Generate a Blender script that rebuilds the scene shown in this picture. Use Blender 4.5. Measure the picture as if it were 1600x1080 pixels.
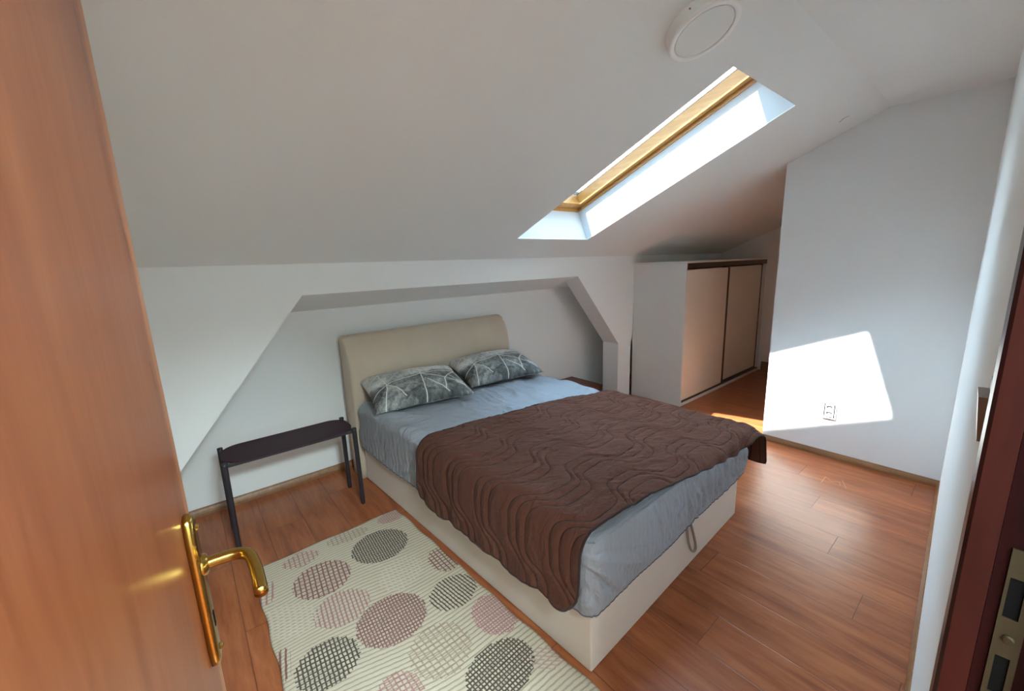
import bpy, bmesh, math, random
import numpy as np
from mathutils import Vector, Matrix

for o in list(bpy.data.objects):
    bpy.data.objects.remove(o)
SC = bpy.context.scene
COL = SC.collection
random.seed(3)
PI = math.pi

# ---------------------------------------------------------------- camera
cam_d = bpy.data.cameras.new('camera')
cam_d.sensor_fit = 'HORIZONTAL'
cam_d.sensor_width = 36.0
cam_d.lens = 636.89 / 1600 * 36.0
cam_d.clip_start = 0.02
cam = bpy.data.objects.new('camera', cam_d)
COL.objects.link(cam)
_r = Vector((0.771569, -0.635199, -0.034693))
_u = Vector((0.150899, 0.129770, 0.979995))
_f = Vector((0.617989, 0.761369, -0.195977))
CAM = Vector((-0.99619, -2.64916, 1.52693))
m = Matrix((( _r.x, _u.x, -_f.x, CAM.x), (_r.y, _u.y, -_f.y, CAM.y), (_r.z, _u.z, -_f.z, CAM.z), (0, 0, 0, 1)))
cam.matrix_world = m
SC.camera = cam

# ---------------------------------------------------------------- sky, sun, exposure
SUN_DIR = Vector((1, -0.4526, -1.405)).normalized()      # the way the light travels
world = bpy.data.worlds.new('sky')
SC.world = world
world.use_nodes = True
wn = world.node_tree
wn.nodes.clear()
# hazy bright daylight sky: a little bluer toward the zenith
tc = wn.nodes.new('ShaderNodeTexCoord')
sx_ = wn.nodes.new('ShaderNodeSeparateXYZ')
sky = wn.nodes.new('ShaderNodeValToRGB')
sky.color_ramp.elements[0].position = 0.0
sky.color_ramp.elements[0].color = (0.80, 0.92, 1.0, 1)
sky.color_ramp.elements[1].position = 0.9
sky.color_ramp.elements[1].color = (0.52, 0.77, 1.0, 1)
wn.links.new(tc.outputs['Generated'], sx_.inputs[0])
wn.links.new(sx_.outputs['Z'], sky.inputs[0])
bg = wn.nodes.new('ShaderNodeBackground')
bg.inputs['Strength'].default_value = 15.0
wo = wn.nodes.new('ShaderNodeOutputWorld')
wn.links.new(sky.outputs[0], bg.inputs['Color'])
wn.links.new(bg.outputs[0], wo.inputs['Surface'])

sun_d = bpy.data.lights.new('sun', 'SUN')
sun_d.energy = 20.0
sun_d.angle = math.radians(0.9)
sun_d.color = (1.0, 0.975, 0.93)
sun = bpy.data.objects.new('sun', sun_d)
COL.objects.link(sun)
sun.location = (-4, 2, 7)
sun.rotation_euler = SUN_DIR.to_track_quat('-Z', 'Y').to_euler()

HALL_FILL_POWER = 110.0
SC.view_settings.view_transform = 'Standard'
SC.view_settings.look = 'None'
SC.view_settings.gamma = 1.0
SC.view_settings.use_curve_mapping = False
SC.view_settings.exposure = 0.86
cy = SC.cycles
cy.max_bounces = 16
cy.diffuse_bounces = 12
cy.glossy_bounces = 4
cy.transmission_bounces = 6
cy.transparent_max_bounces = 12
cy.use_denoising = True
try:
    cy.denoiser = 'OPENIMAGEDENOISE'
    cy.denoising_input_passes = 'RGB_ALBEDO_NORMAL'
except Exception:
    pass
cy.caustics_reflective = False
cy.caustics_refractive = False
cy.sample_clamp_indirect = 12.0

# ---------------------------------------------------------------- node helpers
def srgb(r, g, b):
    def c(v):
        v /= 255.0
        return v / 12.92 if v <= 0.04045 else ((v + 0.055) / 1.055) ** 2.4
    return (c(r), c(g), c(b), 1.0)

class NT:
    """small helper round a node tree"""
    def __init__(self, tree):
        self.t = tree
    def n(self, typ, **kw):
        nd = self.t.nodes.new(typ)
        for k, v in kw.items():
            setattr(nd, k, v)
        return nd
    def put(self, sock, v):
        if isinstance(v, bpy.types.NodeSocket):
            self.t.links.new(v, sock)
        else:
            sock.default_value = v
    def math(self, op, a, b=0.0, c=0.0, clamp=False):
        nd = self.n('ShaderNodeMath', operation=op)
        nd.use_clamp = clamp
        for i, v in enumerate((a, b, c)):
            self.put(nd.inputs[i], v)
        return nd.outputs[0]
    def mix(self, fac, a, b, blend='MIX'):
        nd = self.n('ShaderNodeMix', data_type='RGBA', blend_type=blend)
        self.put(nd.inputs[0], fac)
        self.put(nd.inputs[6], a)
        self.put(nd.inputs[7], b)
        return nd.outputs[2]
    def noise(self, vec, scale, detail=4.0, rough=0.55, dist=0.0, out=0):
        nd = self.n('ShaderNodeTexNoise')
        if vec is not None:
            self.put(nd.inputs['Vector'], vec)
        nd.inputs['Scale'].default_value = scale
        nd.inputs['Detail'].default_value = detail
        nd.inputs['Roughness'].default_value = rough
        nd.inputs['Distortion'].default_value = dist
        return nd.outputs[out]
    def ramp(self, fac, stops):
        nd = self.n('ShaderNodeValToRGB')
        cr = nd.color_ramp
        while len(cr.elements) < len(stops):
            cr.elements.new(0.5)
        for e, (p, c) in zip(cr.elements, stops):
            e.position = p
            e.color = c if len(c) == 4 else (*c, 1.0)
        self.put(nd.inputs[0], fac)
        return nd.outputs[0]
    def mapping(self, vec, loc=(0, 0, 0), rot=(0, 0, 0), scale=(1, 1, 1)):
        nd = self.n('ShaderNodeMapping')
        self.put(nd.inputs['Vector'], vec)
        nd.inputs['Location'].default_value = loc
        nd.inputs['Rotation'].default_value = rot
        nd.inputs['Scale'].default_value = scale
        return nd.outputs[0]
    def xyz(self, vec):
        nd = self.n('ShaderNodeSeparateXYZ')
        self.put(nd.inputs[0], vec)
        return nd.outputs
    def comb(self, x, y, z=0.0):
        nd = self.n('ShaderNodeCombineXYZ')
        for i, v in enumerate((x, y, z)):
            self.put(nd.inputs[i], v)
        return nd.outputs[0]
    def bump(self, h, strength=0.3, dist=0.01, normal=None):
        nd = self.n('ShaderNodeBump')
        nd.inputs['Strength'].default_value = strength
        nd.inputs['Distance'].default_value = dist
        self.put(nd.inputs['Height'], h)
        if normal is not None:
            self.put(nd.inputs['Normal'], normal)
        return nd.outputs[0]
    def smooth(self, x, lo, hi):
        nd = self.n('ShaderNodeMapRange', interpolation_type='SMOOTHSTEP')
        self.put(nd.inputs[0], x)
        nd.inputs[1].default_value = lo
        nd.inputs[2].default_value = hi
        return nd.outputs[0]

def mat(name, color=(0.8, 0.8, 0.8, 1), rough=0.6, metal=0.0, spec=0.5):
    mt = bpy.data.materials.new(name)
    mt.use_nodes = True
    nt = NT(mt.node_tree)
    bs = mt.node_tree.nodes['Principled BSDF']
    bs.inputs['Base Color'].default_value = color
    bs.inputs['Roughness'].default_value = rough
    bs.inputs['Metallic'].default_value = metal
    bs.inputs['Specular IOR Level'].default_value = spec
    return mt, nt, bs

def coord(nt, kind='Object'):
    return nt.n('ShaderNodeTexCoord').outputs[kind]

M = {}
def plaster(name, col, extra=None):
    mt, nt, bs = mat(name, col, 0.85, spec=0.25)
    oc = coord(nt)
    n1 = nt.noise(oc, 2.2, 3)
    c = nt.mix(nt.math('MULTIPLY', n1, 0.06), col, (col[0] * .8, col[1] * .8, col[2] * .78, 1))
    n2 = nt.noise(oc, 45, 5, 0.6)
    if extra:
        c = extra(nt, oc, c)
    nt.put(bs.inputs['Base Color'], c)
    nt.put(bs.inputs['Normal'], nt.bump(nt.math('ADD', n1, nt.math('MULTIPLY', n2, 0.25)), 0.12, 0.02))
    return mt

def seg_dist(nt, x, y, a, b):
    """distance from (x, y) to the segment a-b"""
    dx, dy = b[0] - a[0], b[1] - a[1]
    L2 = dx * dx + dy * dy
    px = nt.math('SUBTRACT', x, a[0]); py = nt.math('SUBTRACT', y, a[1])
    t = nt.math('DIVIDE', nt.math('ADD', nt.math('MULTIPLY', px, dx), nt.math('MULTIPLY', py, dy)), L2, clamp=True)
    ex = nt.math('SUBTRACT', px, nt.math('MULTIPLY', t, dx)); ey = nt.math('SUBTRACT', py, nt.math('MULTIPLY', t, dy))
    return nt.math('SQRT', nt.math('ADD', nt.math('MULTIPLY', ex, ex), nt.math('MULTIPLY', ey, ey)))

def scribble(segs, w, colr):
    def f(nt, oc, c):
        o = nt.xyz(oc)
        d = None
        for a, b in segs:
            s = seg_dist(nt, o[0], o[1], a, b)
            d = s if d is None else nt.math('MINIMUM', d, s)
        k = nt.math('SUBTRACT', 1.0, nt.smooth(d, w * 0.5, w))
        return nt.mix(k, c, colr)
    return f

WALLC = (0.848, 0.88, 0.878, 1)
M['wall'] = plaster('white_plaster', WALLC)
M['ceil'] = plaster('ceiling_plaster', (0.83, 0.865, 0.856, 1), scribble([((2.406, -1.82), (2.377, -1.845)), ((2.377, -1.845), (2.39, -1.869))], 0.0035, (0.15, 0.13, 0.11, 1)))
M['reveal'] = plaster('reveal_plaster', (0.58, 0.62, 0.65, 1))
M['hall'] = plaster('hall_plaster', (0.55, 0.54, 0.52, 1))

def wood_floor():
    mt, nt, bs = mat('cherry_laminate', rough=0.3)
    oc = coord(nt)
    o = nt.xyz(oc)
    PW = 0.199
    px = nt.math('DIVIDE', nt.math('SUBTRACT', o[0], 0.012), PW)
    row = nt.math('FLOOR', px)
    fx = nt.math('FRACT', px)
    off = nt.math('FRACT', nt.math('ADD', nt.math('MULTIPLY', row, 0.43), 0.7177))
    PL = 1.285
    py = nt.math('ADD', nt.math('DIVIDE', o[1], PL), nt.math('MULTIPLY', off, 1.0))
    idy = nt.math('FLOOR', py)
    fy = nt.math('FRACT', py)
    wn2 = nt.n('ShaderNodeTexWhiteNoise', noise_dimensions='2D')
    nt.put(wn2.inputs['Vector'], nt.comb(row, idy))
    pid = wn2.outputs[0]
    # three printed strips per board
    # grain stretched along the board
    gv = nt.comb(nt.math('ADD', o[0], nt.math('MULTIPLY', pid, 7.0)), nt.math('MULTIPLY', nt.math('ADD', o[1], nt.math('MULTIPLY', pid, 11.0)), 0.10))
    g1 = nt.noise(gv, 26, 6, 0.62, 0.6)
    g2 = nt.noise(gv, 90, 4, 0.6, 0.2)
    g3 = nt.noise(gv, 7, 3, 0.5, 1.2)
    g = nt.math('ADD', nt.math('MULTIPLY', g1, 0.6), nt.math('ADD', nt.math('MULTIPLY', g2, 0.2), nt.math('MULTIPLY', g3, 0.3)))
    c = nt.ramp(g, [(0.36, srgb(118, 62, 34)), (0.52, srgb(158, 88, 50)), (0.70, srgb(184, 112, 68))])
    c = nt.mix(nt.math('MULTIPLY', pid, 0.25), c, srgb(120, 66, 40))
    ex = nt.math('MINIMUM', fx, nt.math('SUBTRACT', 1.0, fx))
    ey = nt.math('MINIMUM', fy, nt.math('SUBTRACT', 1.0, fy))
    dx = nt.math('MULTIPLY', ex, PW)
    dy = nt.math('MULTIPLY', ey, PL)
    d = nt.math('MINIMUM', dx, dy)
    seam = nt.math('SUBTRACT', 1.0, nt.smooth(d, 0.0008, 0.0028))
    c = nt.mix(nt.math('MULTIPLY', seam, 0.7), c, srgb(80, 42, 26))
    sc = [((2.194, -1.996), (2.304, -1.994)), ((2.304, -1.994), (2.255, -2.039)), ((2.255, -2.039), (2.29, -2.074)), ((2.29, -2.074), (2.24, -2.09)), ((2.33, -2.081), (2.226, -2.124))]
    c = scribble(sc, 0.0022, srgb(205, 150, 108))(nt, oc, c)
    nt.put(bs.inputs['Base Color'], c)
    nt.put(bs.inputs['Roughness'], nt.math('ADD', 0.24, nt.math('MULTIPLY', g1, 0.14)))
    h = nt.math('SUBTRACT', nt.math('MULTIPLY', g, 0.12), nt.math('MULTIPLY', seam, 0.6))
    nt.put(bs.inputs['Normal'], nt.bump(h, 0.25, 0.004))
    return mt
M['floor'] = wood_floor()

def wood(name, lo, mid, hi, axis=2, scale=1.0, rough=0.4, bump=0.1, cracks=None, coat=0.0):
    mt, nt, bs = mat(name, rough=rough)
    oc = coord(nt)
    sc = [9 * scale] * 3
    sc[axis] = 0.7 * scale
    v = nt.mapping(oc, scale=tuple(sc))
    g1 = nt.noise(v, 3.0, 6, 0.6, 0.8)
    g2 = nt.noise(v, 14.0, 4, 0.6, 0.2)
    g = nt.math('ADD', nt.math('MULTIPLY', g1, 0.75), nt.math('MULTIPLY', g2, 0.25))
    c = nt.ramp(g, [(0.3, lo), (0.5, mid), (0.7, hi)])
    if cracks:
        c = cracks(nt, oc, c)
    nt.put(bs.inputs['Base Color'], c)
    nt.put(bs.inputs['Normal'], nt.bump(g, bump, 0.002))
    bs.inputs['Coat Weight'].default_value = coat
    bs.inputs['Coat Roughness'].default_value = 0.25
    return mt
def door_cracks(nt, oc, c):
    # fine splits in the veneer beside the free edge (x along the leaf, z up)
    o = nt.xyz(oc)
    d = None
    for a, b in (((0.672, 1.72), (0.668, 1.79)), ((0.676, 1.545), (0.672, 1.60)), ((0.672, 1.075), (0.669, 1.12)), ((0.668, 1.40), (0.666, 1.43))):
        s = seg_dist(nt, o[0], o[2], a, b)
        d = s if d is None else nt.math('MINIMUM', d, s)
    k = nt.math('SUBTRACT', 1.0, nt.smooth(d, 0.0006, 0.0016))
    c = nt.mix(k, c, (0.05, 0.01, 0.005, 1))
    # worn paler strip along the free edge
    ed = nt.math('ADD', o[0], nt.math('MULTIPLY', nt.noise(oc, 9, 3), 0.02))
    return nt.mix(nt.math('MULTIPLY', nt.smooth(ed, 0.688, 0.70), 0.35), c, srgb(215, 150, 100))
M['door'] = wood('beech_veneer', srgb(122, 66, 38), srgb(138, 78, 48), srgb(152, 92, 58), 2, 1.0, 0.3, 0.05, door_cracks)
M['frame_wood'] = wood('shaded_door_frame_wood', srgb(26, 7, 7), srgb(34, 9, 9), srgb(42, 13, 11), 2, 1.0, 0.55, 0.05)  # shade on the jamb put into the wood colour, darker than the casing
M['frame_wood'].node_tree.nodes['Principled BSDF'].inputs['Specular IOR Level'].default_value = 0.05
M['casing_wood'] = wood('reddish_casing_wood', srgb(44, 16, 13), srgb(54, 21, 17), srgb(64, 28, 22), 2, 1.0, 0.3, 0.05)
M['casing_wood'].node_tree.nodes['Principled BSDF'].inputs['Specular IOR Level'].default_value = 0.15
M['pine'] = wood('lacquered_pine', srgb(168, 118, 60), srgb(182, 134, 74), srgb(196, 152, 90), 1, 1.6, 0.35, 0.08)
M['skirting'] = wood('skirting_wood', srgb(124, 88, 58), srgb(142, 102, 68), srgb(160, 118, 80), 1, 1.0, 0.4, 0.05)
M['darkboard'] = wood('dark_red_board', srgb(74, 36, 24), srgb(92, 48, 32), srgb(110, 60, 40), 0, 1.0, 0.45, 0.05)

def simple(key, name, col, rough=0.5, metal=0.0, spec=0.5, bscale=0, bstr=0.1):
    mt, nt, bs = mat(name, col, rough, metal, spec)
    oc = coord(nt)
    n1 = nt.noise(oc, 12, 3)
    nt.put(bs.inputs['Base Color'], nt.mix(nt.math('MULTIPLY', n1, 0.10), col, (col[0] * .7, col[1] * .7, col[2] * .7, 1)))
    if bscale:
        nt.put(bs.inputs['Normal'], nt.bump(nt.noise(oc, bscale, 4), bstr, 0.002))
    M[key] = mt
simple('brass', 'polished_brass', srgb(186, 152, 78), 0.22, 1.0, bscale=60, bstr=0.04)
simple('plate_brass', 'dark_brass', srgb(62, 52, 34), 0.55, 0.6, bscale=60, bstr=0.1)  # even dark brass colour, partly metallic
simple('black', 'black_gap', (0.006, 0.006, 0.006, 1), 0.9, 0.0, 0.05)
simple('table', 'aubergine_powder_coat', srgb(56, 35, 44), 0.55, 0.0, 0.25, 400, 0.1)
simple('table_leg', 'charcoal_powder_coat', srgb(44, 42, 48), 0.45, 0.0, 0.5, 400, 0.1)
simple('ward_white', 'white_melamine', (0.74, 0.75, 0.73, 1), 0.4)
simple('ward_door', 'cream_melamine', srgb(240, 226, 206), 0.38)
simple('bronze', 'bronze_aluminium', srgb(96, 74, 52), 0.35, 0.7)
simple('plastic', 'white_plastic', (0.88, 0.89, 0.88, 1), 0.35)
simple('diffuser', 'frosted_diffuser', (0.72, 0.74, 0.72, 1), 0.45)
simple('grey_plastic', 'grey_plastic', (0.16, 0.16, 0.16, 1), 0.45)
simple('rocker', 'silver_plastic', (0.3, 0.3, 0.3, 1), 0.3)
simple('gasket', 'black_gasket', (0.02, 0.02, 0.02, 1), 0.6)
simple('alu', 'pale_cladding', (0.8, 0.81, 0.82, 1), 0.5)
simple('strap', 'strap_webbing', srgb(150, 142, 132), 0.7)

def fabric(key, name, col, weave=900.0, rough=0.85, sheen=0.2, mott=0.15, vert=False):
    mt, nt, bs = mat(name, col, rough, spec=0.2)
    oc = coord(nt)
    n1 = nt.noise(nt.mapping(oc, scale=(1, 1, 0.4)) if vert else oc, 6, 4)
    n2 = nt.noise(oc, weave, 2)
    c = nt.mix(nt.math('MULTIPLY', n1, mott * 2), col, (col[0] * .72, col[1] * .72, col[2] * .72, 1))
    nt.put(bs.inputs['Base Color'], c)
    nt.put(bs.inputs['Normal'], nt.bump(nt.math('ADD', n2, nt.math('MULTIPLY', n1, 0.4)), 0.15, 0.002))
    bs.inputs['Sheen Weight'].default_value = sheen
    M[key] = mt
fabric('bedbase', 'beige_upholstery', srgb(220, 208, 194), 500, mott=0.08)
fabric('headboard', 'taupe_velour', srgb(206, 192, 172), 300, mott=0.3, vert=True)
fabric('mattress', 'white_mattress_cloth', srgb(240, 238, 234), 500)
fabric('hem', 'grey_hem', srgb(92, 98, 108), 500)
fabric('quilt_edge', 'dark_binding', srgb(52, 34, 30), 500)

def sheet_mat():
    mt, nt, bs = mat('grey_blue_cotton', srgb(158, 164, 172), 0.75, spec=0.25)
    oc = coord(nt)
    a = nt.noise(nt.mapping(oc, rot=(0, 0, 0.5), scale=(1.0, 3.0, 1.0)), 7, 5, 0.6, 1.0)
    b = nt.noise(oc, 28, 4, 0.6, 0.8)
    w = nt.noise(oc, 1500, 2)
    h = nt.math('ADD', nt.math('MULTIPLY', a, 1.0), nt.math('ADD', nt.math('MULTIPLY', b, 0.25), nt.math('MULTIPLY', w, 0.02)))
    nt.put(bs.inputs['Normal'], nt.bump(h, 0.6, 0.03))
    return mt
M['sheet'] = sheet_mat()

def quilt_mat():
    mt, nt, bs = mat('brown_quilted_microfibre', srgb(86, 56, 47), 0.7, spec=0.12)
    uv = nt.n('ShaderNodeUVMap').outputs[0]
    o = nt.xyz(uv)                       # metres along the width / the length
    a, b = o[0], o[1]
    # stepped wave of the stitching
    wv = nt.math('MULTIPLY', nt.math('TANH', nt.math('MULTIPLY', nt.math('SINE', nt.math('MULTIPLY', a, 2 * PI / 0.50)), 2.4)), 0.062)
    ph = nt.math('DIVIDE', nt.math('ADD', b, wv), 0.23)
    fr = nt.math('FRACT', ph)
    d = None
    for p0 in (0.10, 0.34, 0.56):
        q = nt.math('ABSOLUTE', nt.math('SUBTRACT', fr, p0))
        d = q if d is None else nt.math('MINIMUM', d, q)
    d = nt.math('MULTIPLY', d, 0.23)
    edge = nt.math('MINIMUM', d, 0.05)
    line = nt.math('SUBTRACT', 1.0, nt.smooth(edge, 0.0014, 0.0034))
    puff = nt.math('POWER', nt.math('DIVIDE', edge, 0.03, clamp=True), 0.5)
    wr = nt.noise(nt.mapping(uv, rot=(0, 0, 0.35), scale=(2.0, 5.0, 1)), 5, 6, 0.6, 1.0)
    wr2 = nt.noise(nt.mapping(uv, scale=(1, 1, 1)), 38, 4, 0.6, 0.6)
    h = nt.math('ADD', nt.math('MULTIPLY', puff, 0.45), nt.math('ADD', nt.math('MULTIPLY', wr, 1.1), nt.math('MULTIPLY', wr2, 0.22)))
    nt.put(bs.inputs['Normal'], nt.bump(h, 0.7, 0.018))
    c = nt.mix(nt.math('MULTIPLY', line, 0.85), srgb(94, 58, 46), srgb(34, 20, 17))
    nt.put(bs.inputs['Base Color'], c)
    bs.inputs['Sheen Weight'].default_value = 0.05
    return mt
M['quilt'] = quilt_mat()

def pillow_mat():
    mt, nt, bs = mat('grey_geometric_cotton', rough=0.8, spec=0.2)
    uv = nt.n('ShaderNodeUVMap').outputs[0]
    # printed lines: straight strokes between nodes, in fractions of the cover (across, front to back)
    o = nt.xyz(uv)
    wob = nt.xyz(nt.noise(uv, 7, 2, out=1))
    px = nt.math('ADD', nt.math('DIVIDE', nt.math('SUBTRACT', nt.math('FRACT', nt.math('DIVIDE', nt.math('SUBTRACT', o[0], 4.65), 0.70)), 0.0), 1.0), nt.math('MULTIPLY', nt.math('SUBTRACT', wob[0], 0.5), 0.05))
    py = nt.math('ADD', nt.math('DIVIDE', nt.math('SUBTRACT', o[1], 4.765), 0.70), nt.math('MULTIPLY', nt.math('SUBTRACT', wob[1], 0.5), 0.05))
    A_, B_, C_, D_ = (.17, .30), (.55, .36), (.76, .20), (.93, .36)
    SG = [(A_, (.09, .0)), (A_, (.31, .06)), (A_, (.0, .20)), (A_, B_), (B_, (.49, .0)), (B_, (.56, .67)), (B_, C_), (C_, D_), (B_, D_), ((.58, .22), (.73, .02)), (C_, (.71, .04)), ((.83, .26), (1.0, .06)), (C_, (.96, .07)), (D_, (1.0, .12)), (D_, (.80, .67)), (B_, (.30, .67)), (A_, (.12, .67)), ((.30, .67), (.0, .42)), (D_, (1.0, .50)), ((.36, .52), (.56, .58))]
    d = None
    for a_, b_ in SG:
        q = seg_dist(nt, px, py, a_, b_)
        d = q if d is None else nt.math('MINIMUM', d, q)
    line = nt.math('SUBTRACT', 1.0, nt.smooth(d, 0.0032, 0.0068))
    # panels of different greys
    vz = nt.n('ShaderNodeTexVoronoi', feature='F1', voronoi_dimensions='2D')
    nt.put(vz.inputs['Vector'], nt.comb(px, py))
    vz.inputs['Scale'].default_value = 5.0
    cell = nt.xyz(vz.outputs[1])[0]
    marb = nt.noise(uv, 30, 7, 0.75, 0.8)
    soft = nt.noise(uv, 6, 2)
    pale = nt.math('MULTIPLY', nt.smooth(nt.math('ADD', py, nt.math('MULTIPLY', px, -0.15)), 0.25, 0.34), 0.35)
    tone = nt.math('ADD', nt.math('MULTIPLY', soft, 0.45), nt.math('ADD', nt.math('MULTIPLY', marb, 0.65), nt.math('MULTIPLY', cell, 0.14)))
    tone = nt.math('ADD', tone, nt.math('MULTIPLY', pale, 0.6))
    c = nt.ramp(tone, [(0.46, srgb(66, 70, 70)), (0.60, srgb(106, 110, 110)), (0.74, srgb(160, 164, 162)), (0.92, srgb(214, 216, 212))])
    tri = nt.math('SUBTRACT', 1.0, nt.smooth(seg_dist(nt, px, py, (.88, .14), (.97, .09)), 0.025, 0.03))
    c = nt.mix(nt.math('MULTIPLY', tri, 0.7), c, srgb(222, 222, 218))
    c = nt.mix(line, c, srgb(218, 218, 212))
    nt.put(bs.inputs['Base Color'], c)
    cr = nt.noise(uv, 9, 5, 0.6, 1.0)
    nt.put(bs.inputs['Normal'], nt.bump(cr, 0.35, 0.03))
    return mt
M['pillow'] = pillow_mat()

def rug_mat():
    mt, nt, bs = mat('woven_rug', rough=0.95, spec=0.1)
    oc = coord(nt)
    warp = nt.noise(oc, 38, 2, out=1)
    vm = nt.n('ShaderNodeVectorMath', operation='MULTIPLY_ADD')
    nt.put(vm.inputs[0], warp)
    vm.inputs[1].default_value = (0.008, 0.008, 0)
    nt.put(vm.inputs[2], oc)
    o = nt.xyz(vm.outputs[0])
    X, Y = nt.math('SUBTRACT', o[0], 0.004), nt.math('SUBTRACT', o[1], 0.004)
    # relief stripes of the ground weave
    big = nt.noise(oc, 1.6, 0)
    ang = nt.math('MULTIPLY', big, 0.35)
    sdir = nt.math('ADD', Y, nt.math('MULTIPLY', X, nt.math('SUBTRACT', ang, 0.10)))
    st = nt.math('FRACT', nt.math('DIVIDE', sdir, 0.021))
    stripe = nt.math('SUBTRACT', 1.0, nt.smooth(nt.math('ABSOLUTE', nt.math('SUBTRACT', st, 0.5)), 0.10, 0.22))
    fine = nt.noise(oc, 260, 3)
    base = nt.mix(nt.math('MULTIPLY', stripe, 0.6), srgb(206, 194, 174), srgb(152, 138, 116))
    base = nt.mix(nt.math('MULTIPLY', nt.math('SUBTRACT', fine, 0.35), 0.35), base, srgb(150, 136, 118))
    height = nt.math('MULTIPLY', stripe, -0.6)
    # group: one oval of crossed or parallel yarns
    g = bpy.data.node_groups.new('yarn_oval', 'ShaderNodeTree')
    def sock(nm, typ, io):
        return g.interface.new_socket(name=nm, in_out=io, socket_type=typ)
    for nm, ty in (('X', 'NodeSocketFloat'), ('Y', 'NodeSocketFloat'), ('Color', 'NodeSocketColor'), ('CX', 'NodeSocketFloat'), ('CY', 'NodeSocketFloat'), ('RX', 'NodeSocketFloat'), ('RY', 'NodeSocketFloat'), ('Cos', 'NodeSocketFloat'), ('Sin', 'NodeSocketFloat'), ('SX', 'NodeSocketFloat'), ('SY', 'NodeSocketFloat'), ('WX', 'NodeSocketFloat'), ('WY', 'NodeSocketFloat'), ('Yarn', 'NodeSocketColor'), ('Ground', 'NodeSocketColor'), ('GroundMix', 'NodeSocketFloat')):
        sock(nm, ty, 'INPUT')
    sock('Color', 'NodeSocketColor', 'OUTPUT')
    gt = NT(g)
    gi = gt.n('NodeGroupInput').outputs
    go = gt.n('NodeGroupOutput').inputs
    I = {s.name: s for s in gi}
    dx = gt.math('SUBTRACT', I['X'], I['CX']); dy = gt.math('SUBTRACT', I['Y'], I['CY'])
    u = gt.math('ADD', gt.math('MULTIPLY', dx, I['Cos']), gt.math('MULTIPLY', dy, I['Sin']))
    v = gt.math('SUBTRACT', gt.math('MULTIPLY', dy, I['Cos']), gt.math('MULTIPLY', dx, I['Sin']))
    # hatch cells, so that the outline steps from yarn to yarn
    cu = gt.math('MULTIPLY', gt.math('ADD', gt.math('FLOOR', gt.math('DIVIDE', u, 0.009)), 0.5), 0.009)
    cv = gt.math('MULTIPLY', gt.math('ADD', gt.math('FLOOR', gt.math('DIVIDE', v, 0.009)), 0.5), 0.009)
    eu = gt.math('DIVIDE', cu, I['RX']); ev = gt.math('DIVIDE', cv, I['RY'])
    rr = gt.math('ADD', gt.math('MULTIPLY', eu, eu), gt.math('MULTIPLY', ev, ev))
    ins = gt.math('LESS_THAN', rr, 1.0)
    fu = gt.math('ABSOLUTE', gt.math('SUBTRACT', gt.math('FRACT', gt.math('DIVIDE', u, I['SX'])), 0.5))
    fv = gt.math('ABSOLUTE', gt.math('SUBTRACT', gt.math('FRACT', gt.math('DIVIDE', v, I['SY'])), 0.5))
    lu = gt.math('LESS_THAN', fu, I['WX'])
    lv = gt.math('LESS_THAN', fv, I['WY'])
    ln = gt.math('MAXIMUM', lu, lv)
    c1 = gt.mix(gt.math('MULTIPLY', ins, I['GroundMix']), I['Color'], I['Ground'])
    c2 = gt.mix(gt.math('MULTIPLY', ins, gt.math('MULTIPLY', ln, 0.88)), c1, I['Yarn'])
    gt.put(go['Color'], c2)
    dark, red, rose, lil, beige, cream = srgb(74, 64, 58), srgb(130, 84, 80), srgb(168, 122, 120), srgb(188, 158, 152), srgb(166, 146, 126), srgb(206, 194, 176)
    greyl = srgb(170, 160, 150)
    # cx, cy, rx, ry, angle, pitch x, pitch y, width x, width y, yarn, ground mix
    OV = [(-.327, -.597, .150, .136, -4, .013, .015, .22, .16, dark, .25, greyl),
          (-.644, -.644, .133, .128, -6, .022, .026, .16, .12, red, .25, lil),
          (-.625, -.894, .122, .106, -6, .018, .05, .2, .0, rose, .15, lil),
          (-.476, -1.104, .150, .138, -4, .014, .018, .2, .18, srgb(128, 90, 84), .35, lil),
          (-.193, -1.153, .118, .098, 8, .0165, .05, .2, .0, srgb(58, 52, 50), .0, cream),
          (-.752, -1.132, .118, .112, -4, .016, .022, .2, .14, srgb(64, 56, 52), .1, cream),
          (-.387, -1.373, .124, .124, 2, .024, .026, .12, .12, beige, .1, cream),
          (-.253, -1.598, .145, .110, 4, .014, .016, .2, .2, srgb(66, 56, 52), .1, cream),
          (-.120, -1.382, .096, .114, 0, .014, .013, .16, .2, rose, .5, srgb(206, 176, 168)),
          (-.118, -.929, .072, .100, 0, .022, .022, .15, .13, red, .1, cream),
          (-.326, -.867, .122, .098, 35, .016, .05, .2, .0, cream, .0, cream),
          (-.836, -.800, .092, .140, 50, .016, .05, .2, .0, cream, .0, cream),
          (-.886, -.559, .056, .084, -10, .024, .05, .18, .0, rose, .0, cream),
          (-.890, -1.023, .030, .079, -10, .02, .05, .2, .0, red, .0, cream),
          (-.691, -.419, .088, .062, -4, .022, .024, .15, .1, rose, .0, cream),
          (-.439, -.393, .116, .050, -4, .024, .022, .14, .1, beige, .1, greyl),
          (-.170, -.385, .086, .055, 0, .013, .013, .15, .15, rose, .3, lil),
          (-.590, -1.440, .082, .100, 0, .018, .020, .15, .15, rose, .1, lil),
          (-.095, -1.682, .050, .062, 45, .016, .05, .2, .0, lil, .0, cream),
          (-.800, -1.470, .110, .110, 0, .018, .05, .2, .0, lil, .0, cream),
          (-.420, -1.790, .120, .080, 0, .016, .018, .18, .15, red, .2, lil)]
    c = base
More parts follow.
